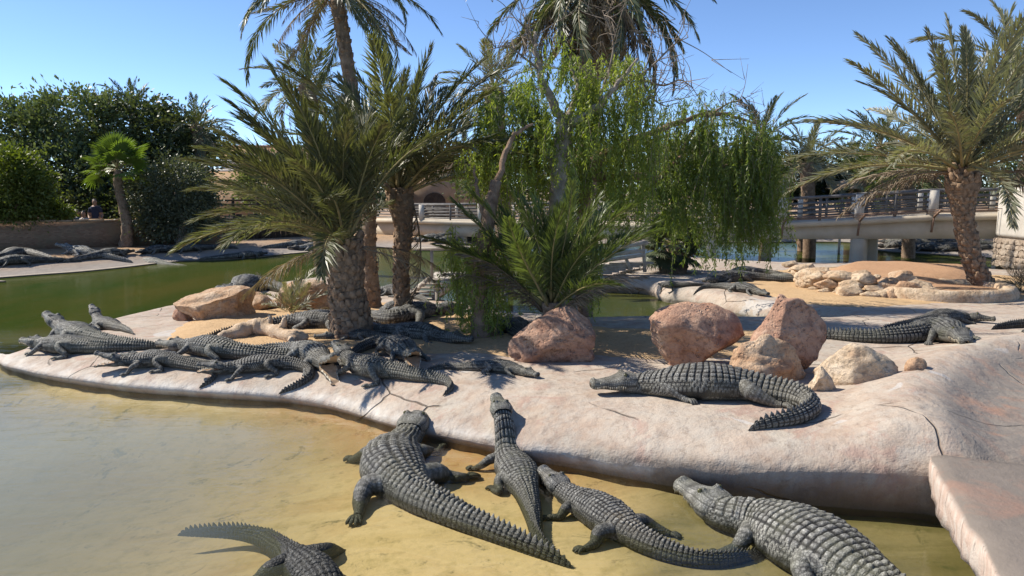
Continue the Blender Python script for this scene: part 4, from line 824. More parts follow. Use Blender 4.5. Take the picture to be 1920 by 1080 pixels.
palm('slim date palm with shaggy brown collar, upright fronds, right of the stout palm', p2, [.145,.13,.125,.125,.13,.14,.20,.21], 38, 2.45, (88, 22), (.2, .9), 'frond', 220, 4, ndead=1, boot_s=.07, group='date palms on the island', az_bias=(0., .18), npair=90, wl=.0055, dead_el=(-60, -88))
b3 = on_ground(697, 580); d3 = b3[1]; p3 = up_path([(699,582),(692,470),(690,380),(668,230),(650,110),(628,-28)], d3); p3[0][2] = gz(p3[0][0], p3[0][1])-.05
palm('very tall date palm whose drooping brown crown hangs high over the stout palm', p3, [.18,.14,.13,.125,.125,.12,.12,.14], 20, 2.5, (40, -20), (1.0, 1.6), 'frond_dark', 290, 9, ndead=13, boot_s=.065, group='date palms on the island', droopy=.25, npair=80, wl=.005, ll=.15, dead_el=(5, -45))
# young palm behind the pitted boulder
b4 = on_ground(1032, 660); yy = b4[1]+.55; p4 = [D(1032, 640, yy), D(1034, 600, yy), D(1034, 566, yy)]; p4[0][2] = gz(p4[0][0], yy)-.05
palm('young trunkless palm fanning up behind the pitted boulder', p4, [.12,.13,.14], 32, 1.75, (89, 34), (.1, .6), 'frond_green', 20, 12, ndead=9, boot_s=.07, name='young_palm', group=None, npair=90, wl=.0055, ll=.20, dead_el=(35, 55))
# palm in the planter on the right
b5 = on_ground(1838, 556); d5 = 15.6; p5 = up_path([(1842,556),(1822,480),(1806,400),(1806,312)], d5); p5[0][2] = gz(p5[0][0], d5)+.1
palm('grey green date palm with leaning scaly trunk standing in the round planter', p5, [.22,.19,.175,.175,.18,.22,.33,.26], 52, 3.4, (88, 6), (.1, .7), 'frond_grey', 280, 15, ndead=9, boot_s=.105, group='date palms', npair=100, wl=.0052, ll=.145, dead_el=(10, -15))
# tall shaggy palm above the pepper trees
d6 = 26.0; p6 = up_path([(1100,525),(1100,300),(1108,100),(1114,-40)], d6); p6[0][2] = gz(p6[0][0], d6)-.05
palm('tall thick palm with a dense hanging skirt of dead fronds above the pepper trees', p6, [.42,.38,.38,.44], 34, 4.4, (45, -45), (.9, 1.4), 'frond_dark', 0, 18, ndead=70, group='date palms', droopy=.2, npair=64, wl=.008, dead_el=(-28, -80), ll=.15)
# background palms
BGP = [(250,205,36,1.9,'dark date palm crown rising behind the dense tree, above the fan palm',24,'frond_dark',400),(368,238,34,1.9,'date palm crown showing at the right edge of the dense tree',24,'frond_dark',400),
       (575,158,22,1.7,'date palm crown just behind the stout palm, left of the tall trunk',26,'frond_grey',440),(925,165,19,1.6,'pale date palm crown left of the pepper tree top',24,'frond_grey',440),
       (1430,262,30,2.4,'date palm whose stiff fronds rise behind the right end of the pepper curtain',26,'frond_dark',430),(1512,305,27,2.0,'date palm with arching fronds above the dark shrub by the bridge',26,'frond_grey',430),
       (1652,275,34,2.6,'dark date palm behind the bridge, left of the planter palm',26,'frond_dark',420),(1612,330,30,1.9,'low arching palm close behind the bridge railing',24,'frond_green',420),(1700,320,27,2.0,'bushy green palm behind the bridge railing below the planter palm crown',28,'frond_green',420),
       (1902,120,19,2.2,'date palm whose crown enters from the right above the stone pillar',28,'frond_grey',480),(1945,262,24,2.3,'green date palm behind the stone pillar',28,'frond_dark',440),(1590,310,40,2.0,'slender far palm between the background palms',22,'frond_dark',420),(1750,330,32,2.2,'far palm right behind the leaning trunk',24,'frond_dark',420)]
for k, (x, y, dist, L, lab, nf, mt, yb) in enumerate(BGP):
    top = D(x, y, dist); ft = top.copy(); ft[2] = gz(top[0], top[1])-.05; ft[0] += 1.6 if x == 1902 else .3
    palm(lab, [ft, (ft+top)/2+[.08, 0, 0], top], [.24,.21,.24], nf, L, (85, -35), (.4, 1.3), mt, 0, 30+k, group='background palms', ndead=5, npair=46, wl=.010, ll=.22)
# small sprouts
def sprout(label, px, py, n, L, mat, seed, el=(80, 25), name='palm_sprout', **kw):
    p = on_ground(px, py); p[2] = gz(p[0], p[1]); return palm(label, [p-[0, 0, .05], p+[0, 0, .03], p+[0, 0, .08]], [.03,.03,.03], n, L, el, (.3, .9), mat, 0, seed, name=name, group=None, ndead=kw.get('nd', 2), npair=34, wl=.010, ll=.26, dead_el=(20, 50))
sprout('thin palm sprout growing between the tan boulders', 546, 592, 12, .85, 'frond_grey', 61)
sprout('dry tuft of palm leaves behind the large tan boulder', 385, 556, 10, .48, 'frond_dead', 62, (70, 10), nd=5)
sprout('dry yellow tuft beside the stone pillar', 1912, 548, 16, .62, 'frond_dead', 63, (80, 15), nd=5)
# fan palms
M['fan'] = m_leaf('fan_leaf', (.075, .115, .022), (.13, .17, .045), .35, .42, 1.5, None, (1.6, 1.8, .5)); M['fan_dark'] = m_leaf('dark_fan_leaf', (.035, .05, .025), (.075, .09, .045), .15, .5, 1.5, (.16, .14, .10))
def fan_mesh(seed, mat):
    rng = np.random.default_rng(seed); mb = MB(); n = 34; mb.tube(catmull([(0,0,0),(.25,0,.02),(.5,0,0)], 4), np.linspace(.016, .010, 9), 4); nq = len(mb.q[0]); nt_ = len(mb.t[0])
    o = np.array([.5, 0, 0]); V = []
    for i in range(n):
        a = -2.0+4.0*i/(n-1); ln = .5*(1-.16*abs(a)/2)*rng.uniform(.92, 1.05); d = np.array([math.cos(a), math.sin(a), .22*math.cos(a*1.0)-.05]); s = np.array([-math.sin(a), math.cos(a), .25*(-1)**i]); w = ln*.055
        m = o+d*ln*.55; tip = o+d*ln+np.array([0, 0, -.09*rng.uniform(.4, 1.6)]); V += [o, m+s*w, tip, m-s*w]
    V = np.array(V); q = np.arange(len(V)).reshape(-1, 4); mb.add(V, q); Q = np.concatenate(mb.q); T = np.concatenate(mb.t)
    me = mesh('fan_leaf', np.concatenate(mb.v), [Q, T], None, np.r_[np.zeros(nq, int), np.ones(len(q), int), np.zeros(len(T), int)]); me.materials.append(M['rachis']); me.materials.append(M[mat]); return me
def fan_palm(label, path, rads, n, L, mat, seed, elev, name='fan_palm'):
    rng = np.random.default_rng(seed); path = np.array(path); root = empty(name, path[0], label, 'palm tree'); cv = catmull(path, 10)-path[0]; t = np.linspace(0, 1, len(cv))
    mb = MB(); mb.tube(cv, np.interp(t, np.linspace(0, 1, len(rads)), rads), 14, .14, seed); mb.build('trunk', M['trunk'], root); ms = [fan_mesh(k, mat) for k in range(3)]
    for i in range(n):
        f = (i+.5)/n; add_frond(root, ms[i % 3], cv[-1]+[0, 0, .1*(1-f)], i*2.39996, R_(elev[0]+(elev[1]-elev[0])*f), L*rng.uniform(.85, 1.1), rng.normal(0, .3), 'fan_leaf')
f7 = D(236, 470, 27.5); f7[2] = gz(f7[0], f7[1])-.05
fan_palm('bright green fan palm with slim trunk before the dark trees', [f7, D(238, 420, 27.5), D(222, 350, 27.5), D(221, 318, 27.5)], [.26,.2,.17,.15,.13], 22, 1.35, 'fan', 2, (85, -30))
f8 = on_ground(1262, 512); f8[2] = gz(f8[0], f8[1])-.05
fan_palm('low bushy dark fan palm shrub beside the wooden steps', [f8, f8+[0, .02, .35], f8+[0, .03, .75]], [.35,.34,.2], 44, 1.0, 'fan_dark', 5, (85, -50), 'fan_palm_shrub')
# ================================================================== broadleaf and weeping trees
M['pepper'] = m_leaf('pepper_leaf', (.20, .26, .05), (.33, .365, .10), .48, .45, 1.1, None, (1.5, 1.6, .5)); M['pepper_dark'] = m_leaf('pepper_leaf_dark', (.11, .155, .035), (.20, .24, .065), .45, .45, 1.1, None, (1.5, 1.6, .5))
M['olive'] = m_leaf('evergreen_leaf', (.075, .10, .04), (.15, .175, .085), .25, .42, .9); M['olive2'] = m_leaf('grey_evergreen_leaf', (.075, .085, .05), (.14, .15, .09), .2, .45, .9)
M['tamarisk'] = m_leaf('feathery_leaf', (.085, .115, .022), (.155, .185, .045), .35, .5, .9, None, (1.6, 1.7, .4)); M['ivy'] = m_leaf('glossy_leaf', (.018, .032, .012), (.045, .065, .028), .1, .3, 1.5)
M['bark_pale'] = m_bark('pale_bark', (.20, .16, .125), (.42, .36, .30), 9, .9); M['bark_red'] = m_bark('reddish_bark', (.16, .10, .065), (.32, .22, .15), 9, .9); M['twig'] = m_bark('bare_twig', (.16, .12, .09), (.28, .23, .18), 12, .4)
def leaf_quads(P, dirs, ln, wd, rng):
    """diamond leaves: base P, direction dirs, random twist"""
    n = len(P); r = rng.normal(size=(n, 3)); s = np.cross(dirs, r); s /= np.linalg.norm(s, axis=1)[:, None]+1e-9
    ln = np.broadcast_to(ln, n)[:, None]; wd = np.broadcast_to(wd, n)[:, None]; up = np.cross(s, dirs)*ln*.08
    v = np.stack([P, P+dirs*ln*.5+s*wd+up, P+dirs*ln, P+dirs*ln*.5-s*wd+up], 1).reshape(-1, 3); return v, np.arange(4*n).reshape(-1, 4)
def weeping(label, trunk, limbs, hang, mat, bark, seed, name='pepper_tree', twigs=(), leaf=(.085, .0085), per=46):
    """trunk: (pts, radii); limbs: list of (pts, r0, r1); hang: list of (cx, cy(px), dist, rx px, ry px, count, len m)"""
    rng = np.random.default_rng(seed); foot_ = np.array(trunk[0][0]); root = empty(name, foot_, label, 'tree', 'pepper trees'); mb = MB()
    cv = catmull(np.array(trunk[0]), 10)-foot_; mb.tube(cv, np.interp(np.linspace(0, 1, len(cv)), np.linspace(0, 1, len(trunk[1])), trunk[1]), 14, .10, seed); mb.build('trunk', M[bark], root)
    for pts, r0, r1 in limbs:
        b = MB(); c = catmull(np.array(pts), 8)-foot_; c += rng.normal(0, .012, c.shape); b.tube(c, np.linspace(r0, r1, len(c)), 9, .12, seed); b.build('limb', M[bark], root)
    for pts in twigs:
        b = MB(); c = catmull(np.array(pts), 8)-foot_; b.tube(c, np.linspace(.022, .006, len(c)), 5, .1, seed)
        for _ in range(16):
            i = rng.integers(len(c)//4, len(c)); p = c[i]; d = rng.normal(0, .28, 3)+[0, 0, .1]; q = p+d; b.tube(catmull([p, p+d*.5+rng.normal(0, .05, 3), q], 4), np.linspace(.008, .003, 9), 4)
            for __ in range(2):
                d2 = d*.4+rng.normal(0, .16, 3); b.tube(np.array([p+d*.6, p+d*.6+d2]), [.005, .002], 4)
        b.build('bare_branch', M['twig'], root)
    V = []; tb = MB()
    for (cx, cy, dist, rx, ry, cnt, ln) in hang:
        for _ in range(cnt):
            a = rng.uniform(0, 2*math.pi); r = rng.uniform(.25, 1)**.6; sx = cx+rx*r*math.cos(a); sy = cy+ry*r*math.sin(a); dd = dist+rng.normal(0, rx/F*dist*.45)
            p0 = D(sx, sy, dd); l = ln*rng.uniform(.45, 1.3); g = max(.12, gz(p0[0], p0[1])+.08) if p0[2]-l < .6 else -9
            l = min(l, p0[2]-g) if g > 0 else l
            if l < .15: continue
            m = max(8, int(per*l)); t = np.sort(rng.random(m)); sw = rng.normal(0, .10, 2); arch = rng.normal(0, .16, 2)
            px = p0[0]+arch[0]*np.sqrt(t)*l+sw[0]*t*t*l; py = p0[1]+arch[1]*np.sqrt(t)*l+sw[1]*t*t*l; pz = p0[2]-l*t+.12*l*np.sin(np.minimum(t*4, math.pi))*0
            P = np.column_stack([px, py, pz]); dr = rng.normal(0, .55, (m, 3)); dr[:, 2] -= .95; dr /= np.linalg.norm(dr, axis=1)[:, None]
            v, q = leaf_quads(P, dr, leaf[0]*rng.uniform(.6, 1.3, m), leaf[1]*rng.uniform(.7, 1.3, m), rng); V.append(v)
            if rng.random() < .3: tb.tube(P[::max(1, m//5)]-foot_, .0035, 3, cap=False)
    V = np.vstack(V)-foot_; me = mesh('foliage', V, [np.arange(len(V)).reshape(-1, 4)]); link('foliage', me, M[mat], root, False)
    if tb.n: tag(tb.build('twigs', M['twig'], root), kind='stuff')
    return root
# A: pale forked trunk with lime green foliage
yA = on_ground(1060, 606)[1]+.2
weeping('pepper tree with pale forked trunk and lime green weeping foliage', ([D(1062, 612, yA), D(1046, 480, yA), D(1050, 340, yA), D(1060, 235, yA)], [.22, .17, .15, .125]),
  [([D(1060,240,yA), D(1030,180,yA), D(1010,120,yA), D(1002,60,yA)], .085, .02), ([D(1060,238,yA), D(1100,215,yA-.2), D(1140,178,yA-.3), D(1195,110,yA-.2)], .085, .02), ([D(1062,230,yA), D(1082,170,yA+.3), D(1070,120,yA+.4)], .06, .02), ([D(1052,330,yA), D(980,230,yA+.3), D(930,220,yA+.5)], .06, .02)],
  [(960,205,yA+.4,75,60,190,.75),(1050,160,yA+.2,95,65,230,.6),(1150,150,yA,75,60,200,.8),(1060,240,yA-.35,60,50,70,.5),(1190,230,yA+.3,50,60,100,1.0),(1010,280,yA+.5,110,60,150,.9),(1110,270,yA+.6,90,55,120,.8),(1040,75,yA+.1,40,25,18,.5)],
  'pepper', 'bark_pale', 3, twigs=[[D(1010,130,yA), D(985,110,yA), D(955,88,yA), D(930,90,yA)], [D(1150,170,yA), D(1215,130,yA), D(1262,85,yA), D(1290,70,yA)], [D(1180,140,yA), D(1240,160,yA), D(1275,150,yA), D(1300,165,yA)], [D(1002,90,yA), D(990,60,yA), D(962,30,yA)], [D(1120,200,yA-.3), D(1150,90,yA-.3), D(1130,20,yA-.3)], [D(1190,130,yA), D(1225,185,yA), D(1250,200,yA)]], per=52)
# B: leaning tree whose curtain hangs in front of the bridge
yB = yA+.7
weeping('pepper tree with a leaning reddish trunk and a dark curtain of foliage before the bridge', ([D(1092, 604, yB), D(1090, 450, yB), D(1098, 340, yB), D(1128, 292, yB+.2)], [.18, .14, .125, .11]),
  [([D(1100,335,yB), D(1160,328,yB+.4), D(1240,335,yB+.8)], .085, .055), ([D(1240,335,yB+.8), D(1275,295,yB+1), D(1300,245,yB+1.1), D(1345,205,yB+1.2)], .055, .02), ([D(1128,292,yB+.2), D(1220,250,yB+.6), D(1330,215,yB+1.2), D(1420,230,yB+1.4)], .07, .02), ([D(1240,335,yB+.8), D(1320,320,yB+1.2), D(1400,300,yB+1.4)], .05, .02)],
  [(1290,225,yB+1,60,45,130,1.0),(1360,245,yB+1.2,80,45,160,1.15),(1420,265,yB+1.3,48,45,130,1.3),(1330,330,yB+1.2,80,55,170,1.15),(1400,360,yB+1.2,55,40,120,.95),(1240,300,yB+.8,40,60,100,.9),(1170,345,yB+.6,50,35,80,.7),(1440,330,yB+1.3,22,50,60,1.1),(1330,180,yB+1.1,60,20,35,.7)],
  'pepper_dark', 'bark_red', 5, twigs=[[D(1330,215,yB+1.2), D(1380,190,yB+1.2), D(1425,212,yB+1.2)]], per=52)
# C: short stout trunk in front with strands almost to the ground
yC = on_ground(906, 640)[1]+.12; fC = D(906, 645, yC); fC[2] = gz(fC[0], yC)-.03
weeping('pepper tree with short flared trunk and trailing strands reaching the sand', ([fC, D(902, 595, yC), D(900, 520, yC), D(912, 430, yC+.1), D(930, 340, yC+.3)], [.20, .135, .115, .10, .08]),
  [([D(912,430,yC+.1), D(895,360,yC+.4), D(890,310,yC+.5)], .04, .015), ([D(930,340,yC+.3), D(960,260,yC+.5), D(1000,230,yC+.6)], .05, .015), ([D(905,480,yC), D(985,420,yC+.3), D(1085,410,yC+.6)], .05, .02)],
  [(900,290,yC+.9,50,40,50,.5),(950,290,yC+.9,60,40,60,.6),(905,470,yC+.02,38,45,120,.75),(860,480,yC+.2,22,40,45,.75),(925,560,yC-.02,28,30,75,.45),(880,570,yC,20,22,40,.4),(1085,450,yC+.7,30,40,60,.75),(1110,470,yC+.9,14,25,30,.7),(990,430,yC+.7,40,60,50,.8),(852,430,yC+.3,10,25,10,.8)],
  'pepper', 'bark_red', 8, per=56, leaf=(.075, .0075))
# ------------------------------------------------------------------ rounded trees on the far bank
def bushy(label, foot_, lobes, n, leaf, mat, seed, name='evergreen_tree', bark='bark_red', tr=.2, clump=.5, hang=0., tall=None, cat='tree', group='trees on the far bank', twig=0):
    rng = np.random.default_rng(seed); foot_ = np.array(foot_, float); root = empty(name, foot_, label, cat, group); P = []; Dv = []
    L = np.array([[*c, *r] for c, r in lobes]); vol = np.prod(L[:, 3:], axis=1)**(2/3); top = L[:, :3].mean(0)
    mb = MB(); c = catmull([[0, 0, 0], (top-foot_)*[.25, .25, .3]+[.1, 0, 0], (top-foot_)*[.6, .6, .62]], 8); mb.tube(c, np.linspace(tr, tr*.6, len(c)), 12, .15, seed); mb.build('trunk', M[bark], root)
    lm = MB()
    for l in L:
        a = c[len(c)//2]; e = l[:3]-foot_; m_ = (a+e)/2+rng.normal(0, .15, 3); lm.tube(catmull([a, m_, e], 6), np.linspace(tr*.45, .02, 13), 7, .1, seed)
    lm.build('limbs', M[bark], root)
    for l, v in zip(L, vol):
        nc = max(8, int(n*v/vol.sum()/70)); u = rng.normal(size=(nc, 3)); u /= np.linalg.norm(u, axis=1)[:, None]; rr = rng.uniform(.55, 1.02, nc)**.5; ce = l[:3]+u*rr[:, None]*l[3:]
        for q, uu in zip(ce, u):
            k = 70; cs = clump*rng.uniform(.5, 1.25); o = rng.normal(0, cs*.5, (k, 3))*[1, 1, .7]; P.append(q+o); d = o/(cs)+uu*.6+rng.normal(0, .5, (k, 3)); d[:, 2] -= hang; Dv.append(d)
    P = np.vstack(P)-foot_; Dv = np.vstack(Dv); Dv /= np.linalg.norm(Dv, axis=1)[:, None]+1e-9; ok = P[:, 2] > .05; P, Dv = P[ok], Dv[ok]; m = len(P)
    v, q = leaf_quads(P, Dv, leaf*rng.uniform(.6, 1.3, m), leaf*.27*rng.uniform(.7, 1.3, m), rng); link('crown', mesh('crown', v, [q]), M[mat], root, False)
    if twig:
        b = MB()
        for _ in range(twig):
            l = L[rng.integers(len(L))]; u = rng.normal(size=3)*[.8, .5, .4]; u[2] = abs(u[2])+.7; u /= np.linalg.norm(u); p = l[:3]+u*l[3:]*.9-foot_; e = p+u*rng.uniform(.3, .8)+rng.normal(0, .1, 3); b.tube(catmull([p, (p+e)/2+rng.normal(0, .05, 3), e], 4), np.linspace(.015, .004, 9), 4)
        tag(b.build('bare_twigs', M['twig'], root), kind='stuff')
    return root
def LB(px, py, dist, rx, ry, rd=None):
    k = dist/F; return (D(px, py, dist), (rx*k, (rd or (rx+ry)/2)*k, ry*k))
def ft(px, dist): p = D(px, 470, dist); p[2] = gz(p[0], p[1])-.05; return p
bushy('large dense dark evergreen tree with grey bare twigs on top', ft(120, 34), [LB(80,275,34,95,70),(LB(150,225,34,90,50)),(LB(30,240,34,70,45)),(LB(120,340,33,110,70)),(LB(60,380,33,70,40))], 26000, .20, 'olive', 1, tr=.35, clump=.75, twig=90)
bushy('dense evergreen tree right of the large twiggy one, before the palm crown', ft(300, 35), [LB(250,240,35,80,55),(LB(330,270,35,75,55)),(LB(370,285,34.5,30,36)),(LB(280,330,34,100,60))], 22000, .20, 'olive', 2, tr=.3, clump=.75)
bushy('dark rounded shrubby tree with twisted trunk leaning over the far bank', ft(342, 28.5), [LB(325,355,28.5,64,50),(LB(360,390,28.5,40,45)),(LB(290,385,28.5,42,50)),(LB(335,420,28.2,70,30))], 24000, .12, 'olive2', 3, tr=.28, clump=.55, bark='bark_pale')
bushy('bright green feathery tree at the left by the brick wall', ft(5, 26.5), [LB(10,330,26.5,65,50),(LB(40,370,26.5,42,45)),(LB(-30,360,26.5,60,60))], 22000, .13, 'tamarisk', 4, tr=.2, clump=.5)
bushy('yellow green leafy shrub hanging over the brick wall by the visitors', ft(112, 27.6), [LB(112,395,27.6,16,14)], 1500, .14, 'tamarisk', 5, tr=.05, clump=.25, name='shrub', cat='shrub')
bushy('dark glossy climbing shrub behind the bridge railing', ft(1500, 30), [LB(1500,335,30,48,42),(LB(1545,345,30,30,28)),(LB(1455,350,30,30,25))], 12000, .15, 'ivy', 6, name='shrub', cat='shrub', group='shrubs behind the bridge', clump=.4)
bushy('dark tree mass behind the right palms beyond the bridge', ft(1660, 42), [LB(1640,330,42,70,45),(LB(1740,320,42,80,50)),(LB(1860,300,42,70,70)),(LB(1580,345,42,50,30))], 16000, .24, 'olive', 7, group='trees behind the bridge', clump=.9)
bushy('dark green tree behind the stout palm beyond the pond', ft(560, 40), [LB(520,350,40,70,50),(LB(600,330,40,60,60)),(LB(680,345,40,60,45))], 14000, .22, 'olive', 8, group='trees behind the bridge', clump=.8)
bushy('green tree behind the pepper trees beyond the bridge', ft(1130, 38), [LB(940,335,38,80,40),(LB(1060,320,38,90,60)),(LB(1180,320,38,90,55)),(LB(1300,320,38,90,55)),(LB(1400,330,38,60,45))], 22000, .22, 'olive', 9, group='trees behind the bridge', clump=.8)
bushy('low dark hedge tree behind the visitors', ft(140, 31.5), [LB(40,400,31.5,80,35),(LB(160,395,31.5,80,35)),(LB(260,400,31.5,60,40))], 12000, .18, 'olive', 10, clump=.55)

bushy('unseen evergreen tree added left of view to shade the far bank', ft(-230, 27), [LB(-230,260,27,110,90),(LB(-190,330,26,80,80)),(LB(-300,330,27,100,90))], 14000, .22, 'olive', 12, tr=.3, clump=.8)  # out-of-view tree, added so its shadow falls on the left far bank
# ================================================================== bridge, walls, buildings, boardwalk
M['bconc'] = m_plain('bridge_concrete', (.44, .375, .285), (.54, .475, .375), 1.6, .85, .35); M['post'] = m_plain('pale_post', (.46, .42, .36), (.56, .52, .46), 4, .85, .3)
M['railw'] = m_plain('weathered_rail', (.085, .08, .075), (.17, .16, .15), 6, .7, .3); M['rust'] = m_plain('rusty_metal', (.17, .10, .065), (.26, .17, .12), 9, .8, .4)
M['plank'] = m_plain('grey_plank', (.30, .26, .215), (.46, .41, .35), 7, .85, .5); M['dark_plank'] = m_plain('dark_plank', (.050, .036, .026), (.095, .07, .05), 6, .9, .5)
M['stone'] = m_rock('masonry_stone', [(.22, .16, .12), (.36, .28, .21), (.44, .36, .28), (.52, .45, .37)], .2); M['mortar'] = m_plain('mortar', (.10, .08, .065), (.16, .13, .10), 9, .95, .5)
M['stucco'] = m_plain('white_stucco', (.62, .60, .56), (.74, .72, .68), 2, .85, .2); M['tanwall'] = m_plain('tan_wall', (.34, .23, .14), (.44, .31, .20), 2, .9, .3); M['tile'] = m_plain('roof_tile', (.24, .13, .08), (.34, .20, .13), 6, .85, .4)
def m_brick():
    t = NT('old_brick'); p = t.pos((1, 1, 1)); sp = t.n('SeparateXYZ', i0=p); cb = t.n('CombineXYZ', i0=sp.outputs[0], i1=sp.outputs[2])
    b = t.n('TexBrick', i0=cb.outputs[0]); b.inputs['Scale'].default_value = 5.; b.inputs['Color1'].default_value = (.24, .13, .08, 1); b.inputs['Color2'].default_value = (.34, .21, .13, 1); b.inputs['Mortar'].default_value = (.22, .17, .12, 1)
    b.inputs['Mortar Size'].default_value = .03; c = t.mix(t.ramp(t.noise(p, 1.3, 6, .7), [(.45, 0.), (.6, .9)]), b.outputs[0], t.mix(t.noise(p, 9, 5), (.28, .21, .13), (.20, .14, .09)))
    return t.fin(c, .95, t.bump(t.math('ADD', b.outputs[1], t.noise(p, 12, 6, .7)), .6, .03), .1)
M['brick'] = m_brick()
# stations along the bridge: pixel x, distance, z rail, z deck top, z girder bottom
ST = [(2080,20.6),(1895,21.5),(1748,22.2),(1610,22.9),(1467,23.7),(1330,25.4),(1213,27.2),(1060,29.3),(900,31.6),(790,33.4),(700,35)]
def stz(px):
    return (np.interp(px, [700,790,900,1213,1467,1748,1900], [1.72,1.76,1.84,2.02,2.18,2.44,2.5]), np.interp(px, [700,900,1213,1467,1748,1900], [1.08,1.10,1.22,1.42,1.72,1.78]), np.interp(px, [700,900,1213,1467,1748,1900], [.35,.45,.72,.90,1.02,1.06]))
BX = np.array([[D(px, 400, d)[0], d, *stz(px)] for px, d in ST]); 
def bridge():
    root = empty('footbridge', (BX[4, 0], BX[4, 1], BX[4, 4]), 'long beige concrete footbridge with post and bar railings crossing the pond', 'bridge'); O = np.array(root.location); W = 2.6
    t = np.gradient(BX[:, :2], axis=0); t /= np.linalg.norm(t, axis=1)[:, None]; nb = np.stack([t[:, 1], -t[:, 0]], 1); nb *= np.sign(nb[:, 1])[:, None]; n = len(BX)
    def loft(sec, name, mat):
        V = np.array([[(*(BX[i, :2]+nb[i]*o), z(i)) for o, z in sec] for i in range(n)])-O; m = len(sec); i = np.arange(n-1)[:, None]*m; j = np.arange(m)[None]; j2 = (j+1) % m
        me = mesh(name, V.reshape(-1, 3), [np.stack([i+j, i+m+j, i+m+j2, i+j2], -1).reshape(-1, 4)]); bm = bmesh.new(); bm.from_mesh(me); bmesh.ops.holes_fill(bm, edges=bm.edges); bmesh.ops.recalc_face_normals(bm, faces=bm.faces); bm.to_mesh(me); bm.free(); return link(name, me, mat, root, False)
    loft([(.12, lambda i: BX[i, 4]), (.12, lambda i: BX[i, 3]-.16), (W-.12, lambda i: BX[i, 3]-.16), (W-.12, lambda i: BX[i, 4])], 'girder', M['bconc'])
    loft([(-.06, lambda i: BX[i, 3]-.157), (-.10, lambda i: BX[i, 3]-.06), (-.06, lambda i: BX[i, 3]+.02), (W+.06, lambda i: BX[i, 3]+.02), (W+.06, lambda i: BX[i, 3]-.157)], 'deck', M['bconc'])
    def pt(i, f, off, z): 
        a = BX[i]*(1-f)+BX[i+1]*f; nn = nb[i]*(1-f)+nb[i+1]*f; return np.array([*(a[:2]+nn*off), z(a)])-O
    for side, off in ((0, .03), (1, W-.03)):
        for i in range(n-1):
            for f in (0,):
                p = pt(i, f, off, lambda a: a[3]); h = BX[i, 2]-BX[i, 3]; s = .115 if side == 0 else .07; b = MB(); b.box(p-[s, s, -.015], p+[s, s, h+.02]); b.build('post', M['post'], root, False)
            if BX[i, 0] > -1.0 or side == 1 or True:
                p = pt(i, .5, off, lambda a: a[3]); b = MB(); b.box(p-[.035, .035, -.015], p+[.035, .035, (BX[i, 2]+BX[i+1, 2]-BX[i, 3]-BX[i+1, 3])/2-.04]); b.build('stanchion', M['railw'], root, False)
            for k, fr in enumerate((1., .76, .56, .36, .16)):
                z = lambda a, fr=fr: a[3]+(a[2]-a[3])*fr; a_, b_ = pt(i, 0, off, z), pt(i, 1, off, z); b = MB(); r = .045 if k == 0 else .028; b.tube(np.array([a_, (a_+b_)/2+[0, 0, -.006], b_]), r, 8); b.build('top_rail' if k == 0 else 'rail', M['railw'], root)
    # outrigger mesh brackets on the near face
    for i in range(1, 5):
        p = pt(i, 0, .0, lambda a: a[3]); b = MB(); b.beam(p+[0, -.02, -.5], p+[0, -.09, -.05], .05, .05); b.beam(p+[0, -.09, -.05], p+[-.02, -.5, .18], .05, .05); b.build('bracket', M['rust'], root, False)
        if i < 4:
            for k in range(3): a_, b_ = pt(i, 0, -.25-.12*k, lambda a: a[3]+.08+.05*k), pt(i, 1, -.25-.12*k, lambda a: a[3]+.08+.05*k); b = MB(); b.beam(a_, b_, .02, .02); b.build('guard_wire', M['rust'], root, False)
    # columns
    for px, off, r in ((1327, .25, .165), (1405, W-.4, .17), (1610, .25, .28), (1640, W-.4, .27), (1885, .2, .33), (1100, .3, .2), (860, .3, .2), (760, W-.4, .2)):
        xs = BX[:, 0]/BX[:, 1]; tx = (px-960)/F/ray(px, 480)[1]; o_ = np.argsort(xs); d = np.interp(tx, xs[o_], BX[o_, 1]); x = tx*d
        i = np.argmin(abs(BX[:, 1]-d)); p = np.array([x, d, 0])+np.array([*(nb[i]*off), 0]); zt = np.interp(-d, -BX[:, 1][::-1][::-1], BX[:, 4]) if False else np.interp(x, BX[::-1, 0], BX[::-1, 4])
        b = MB(); zz = np.linspace(-1.0, zt+.01, 8); b.tube(np.column_stack([np.full(8, p[0]), np.full(8, p[1]), zz])-O, r*np.interp(zz, [-1, 0, zt], [1.1, 1.05, .94]), 4 if px in (1610, 1885) else 18, .012); b.build('column', M['bconc'], root, px not in (1610, 1885))
bridge()
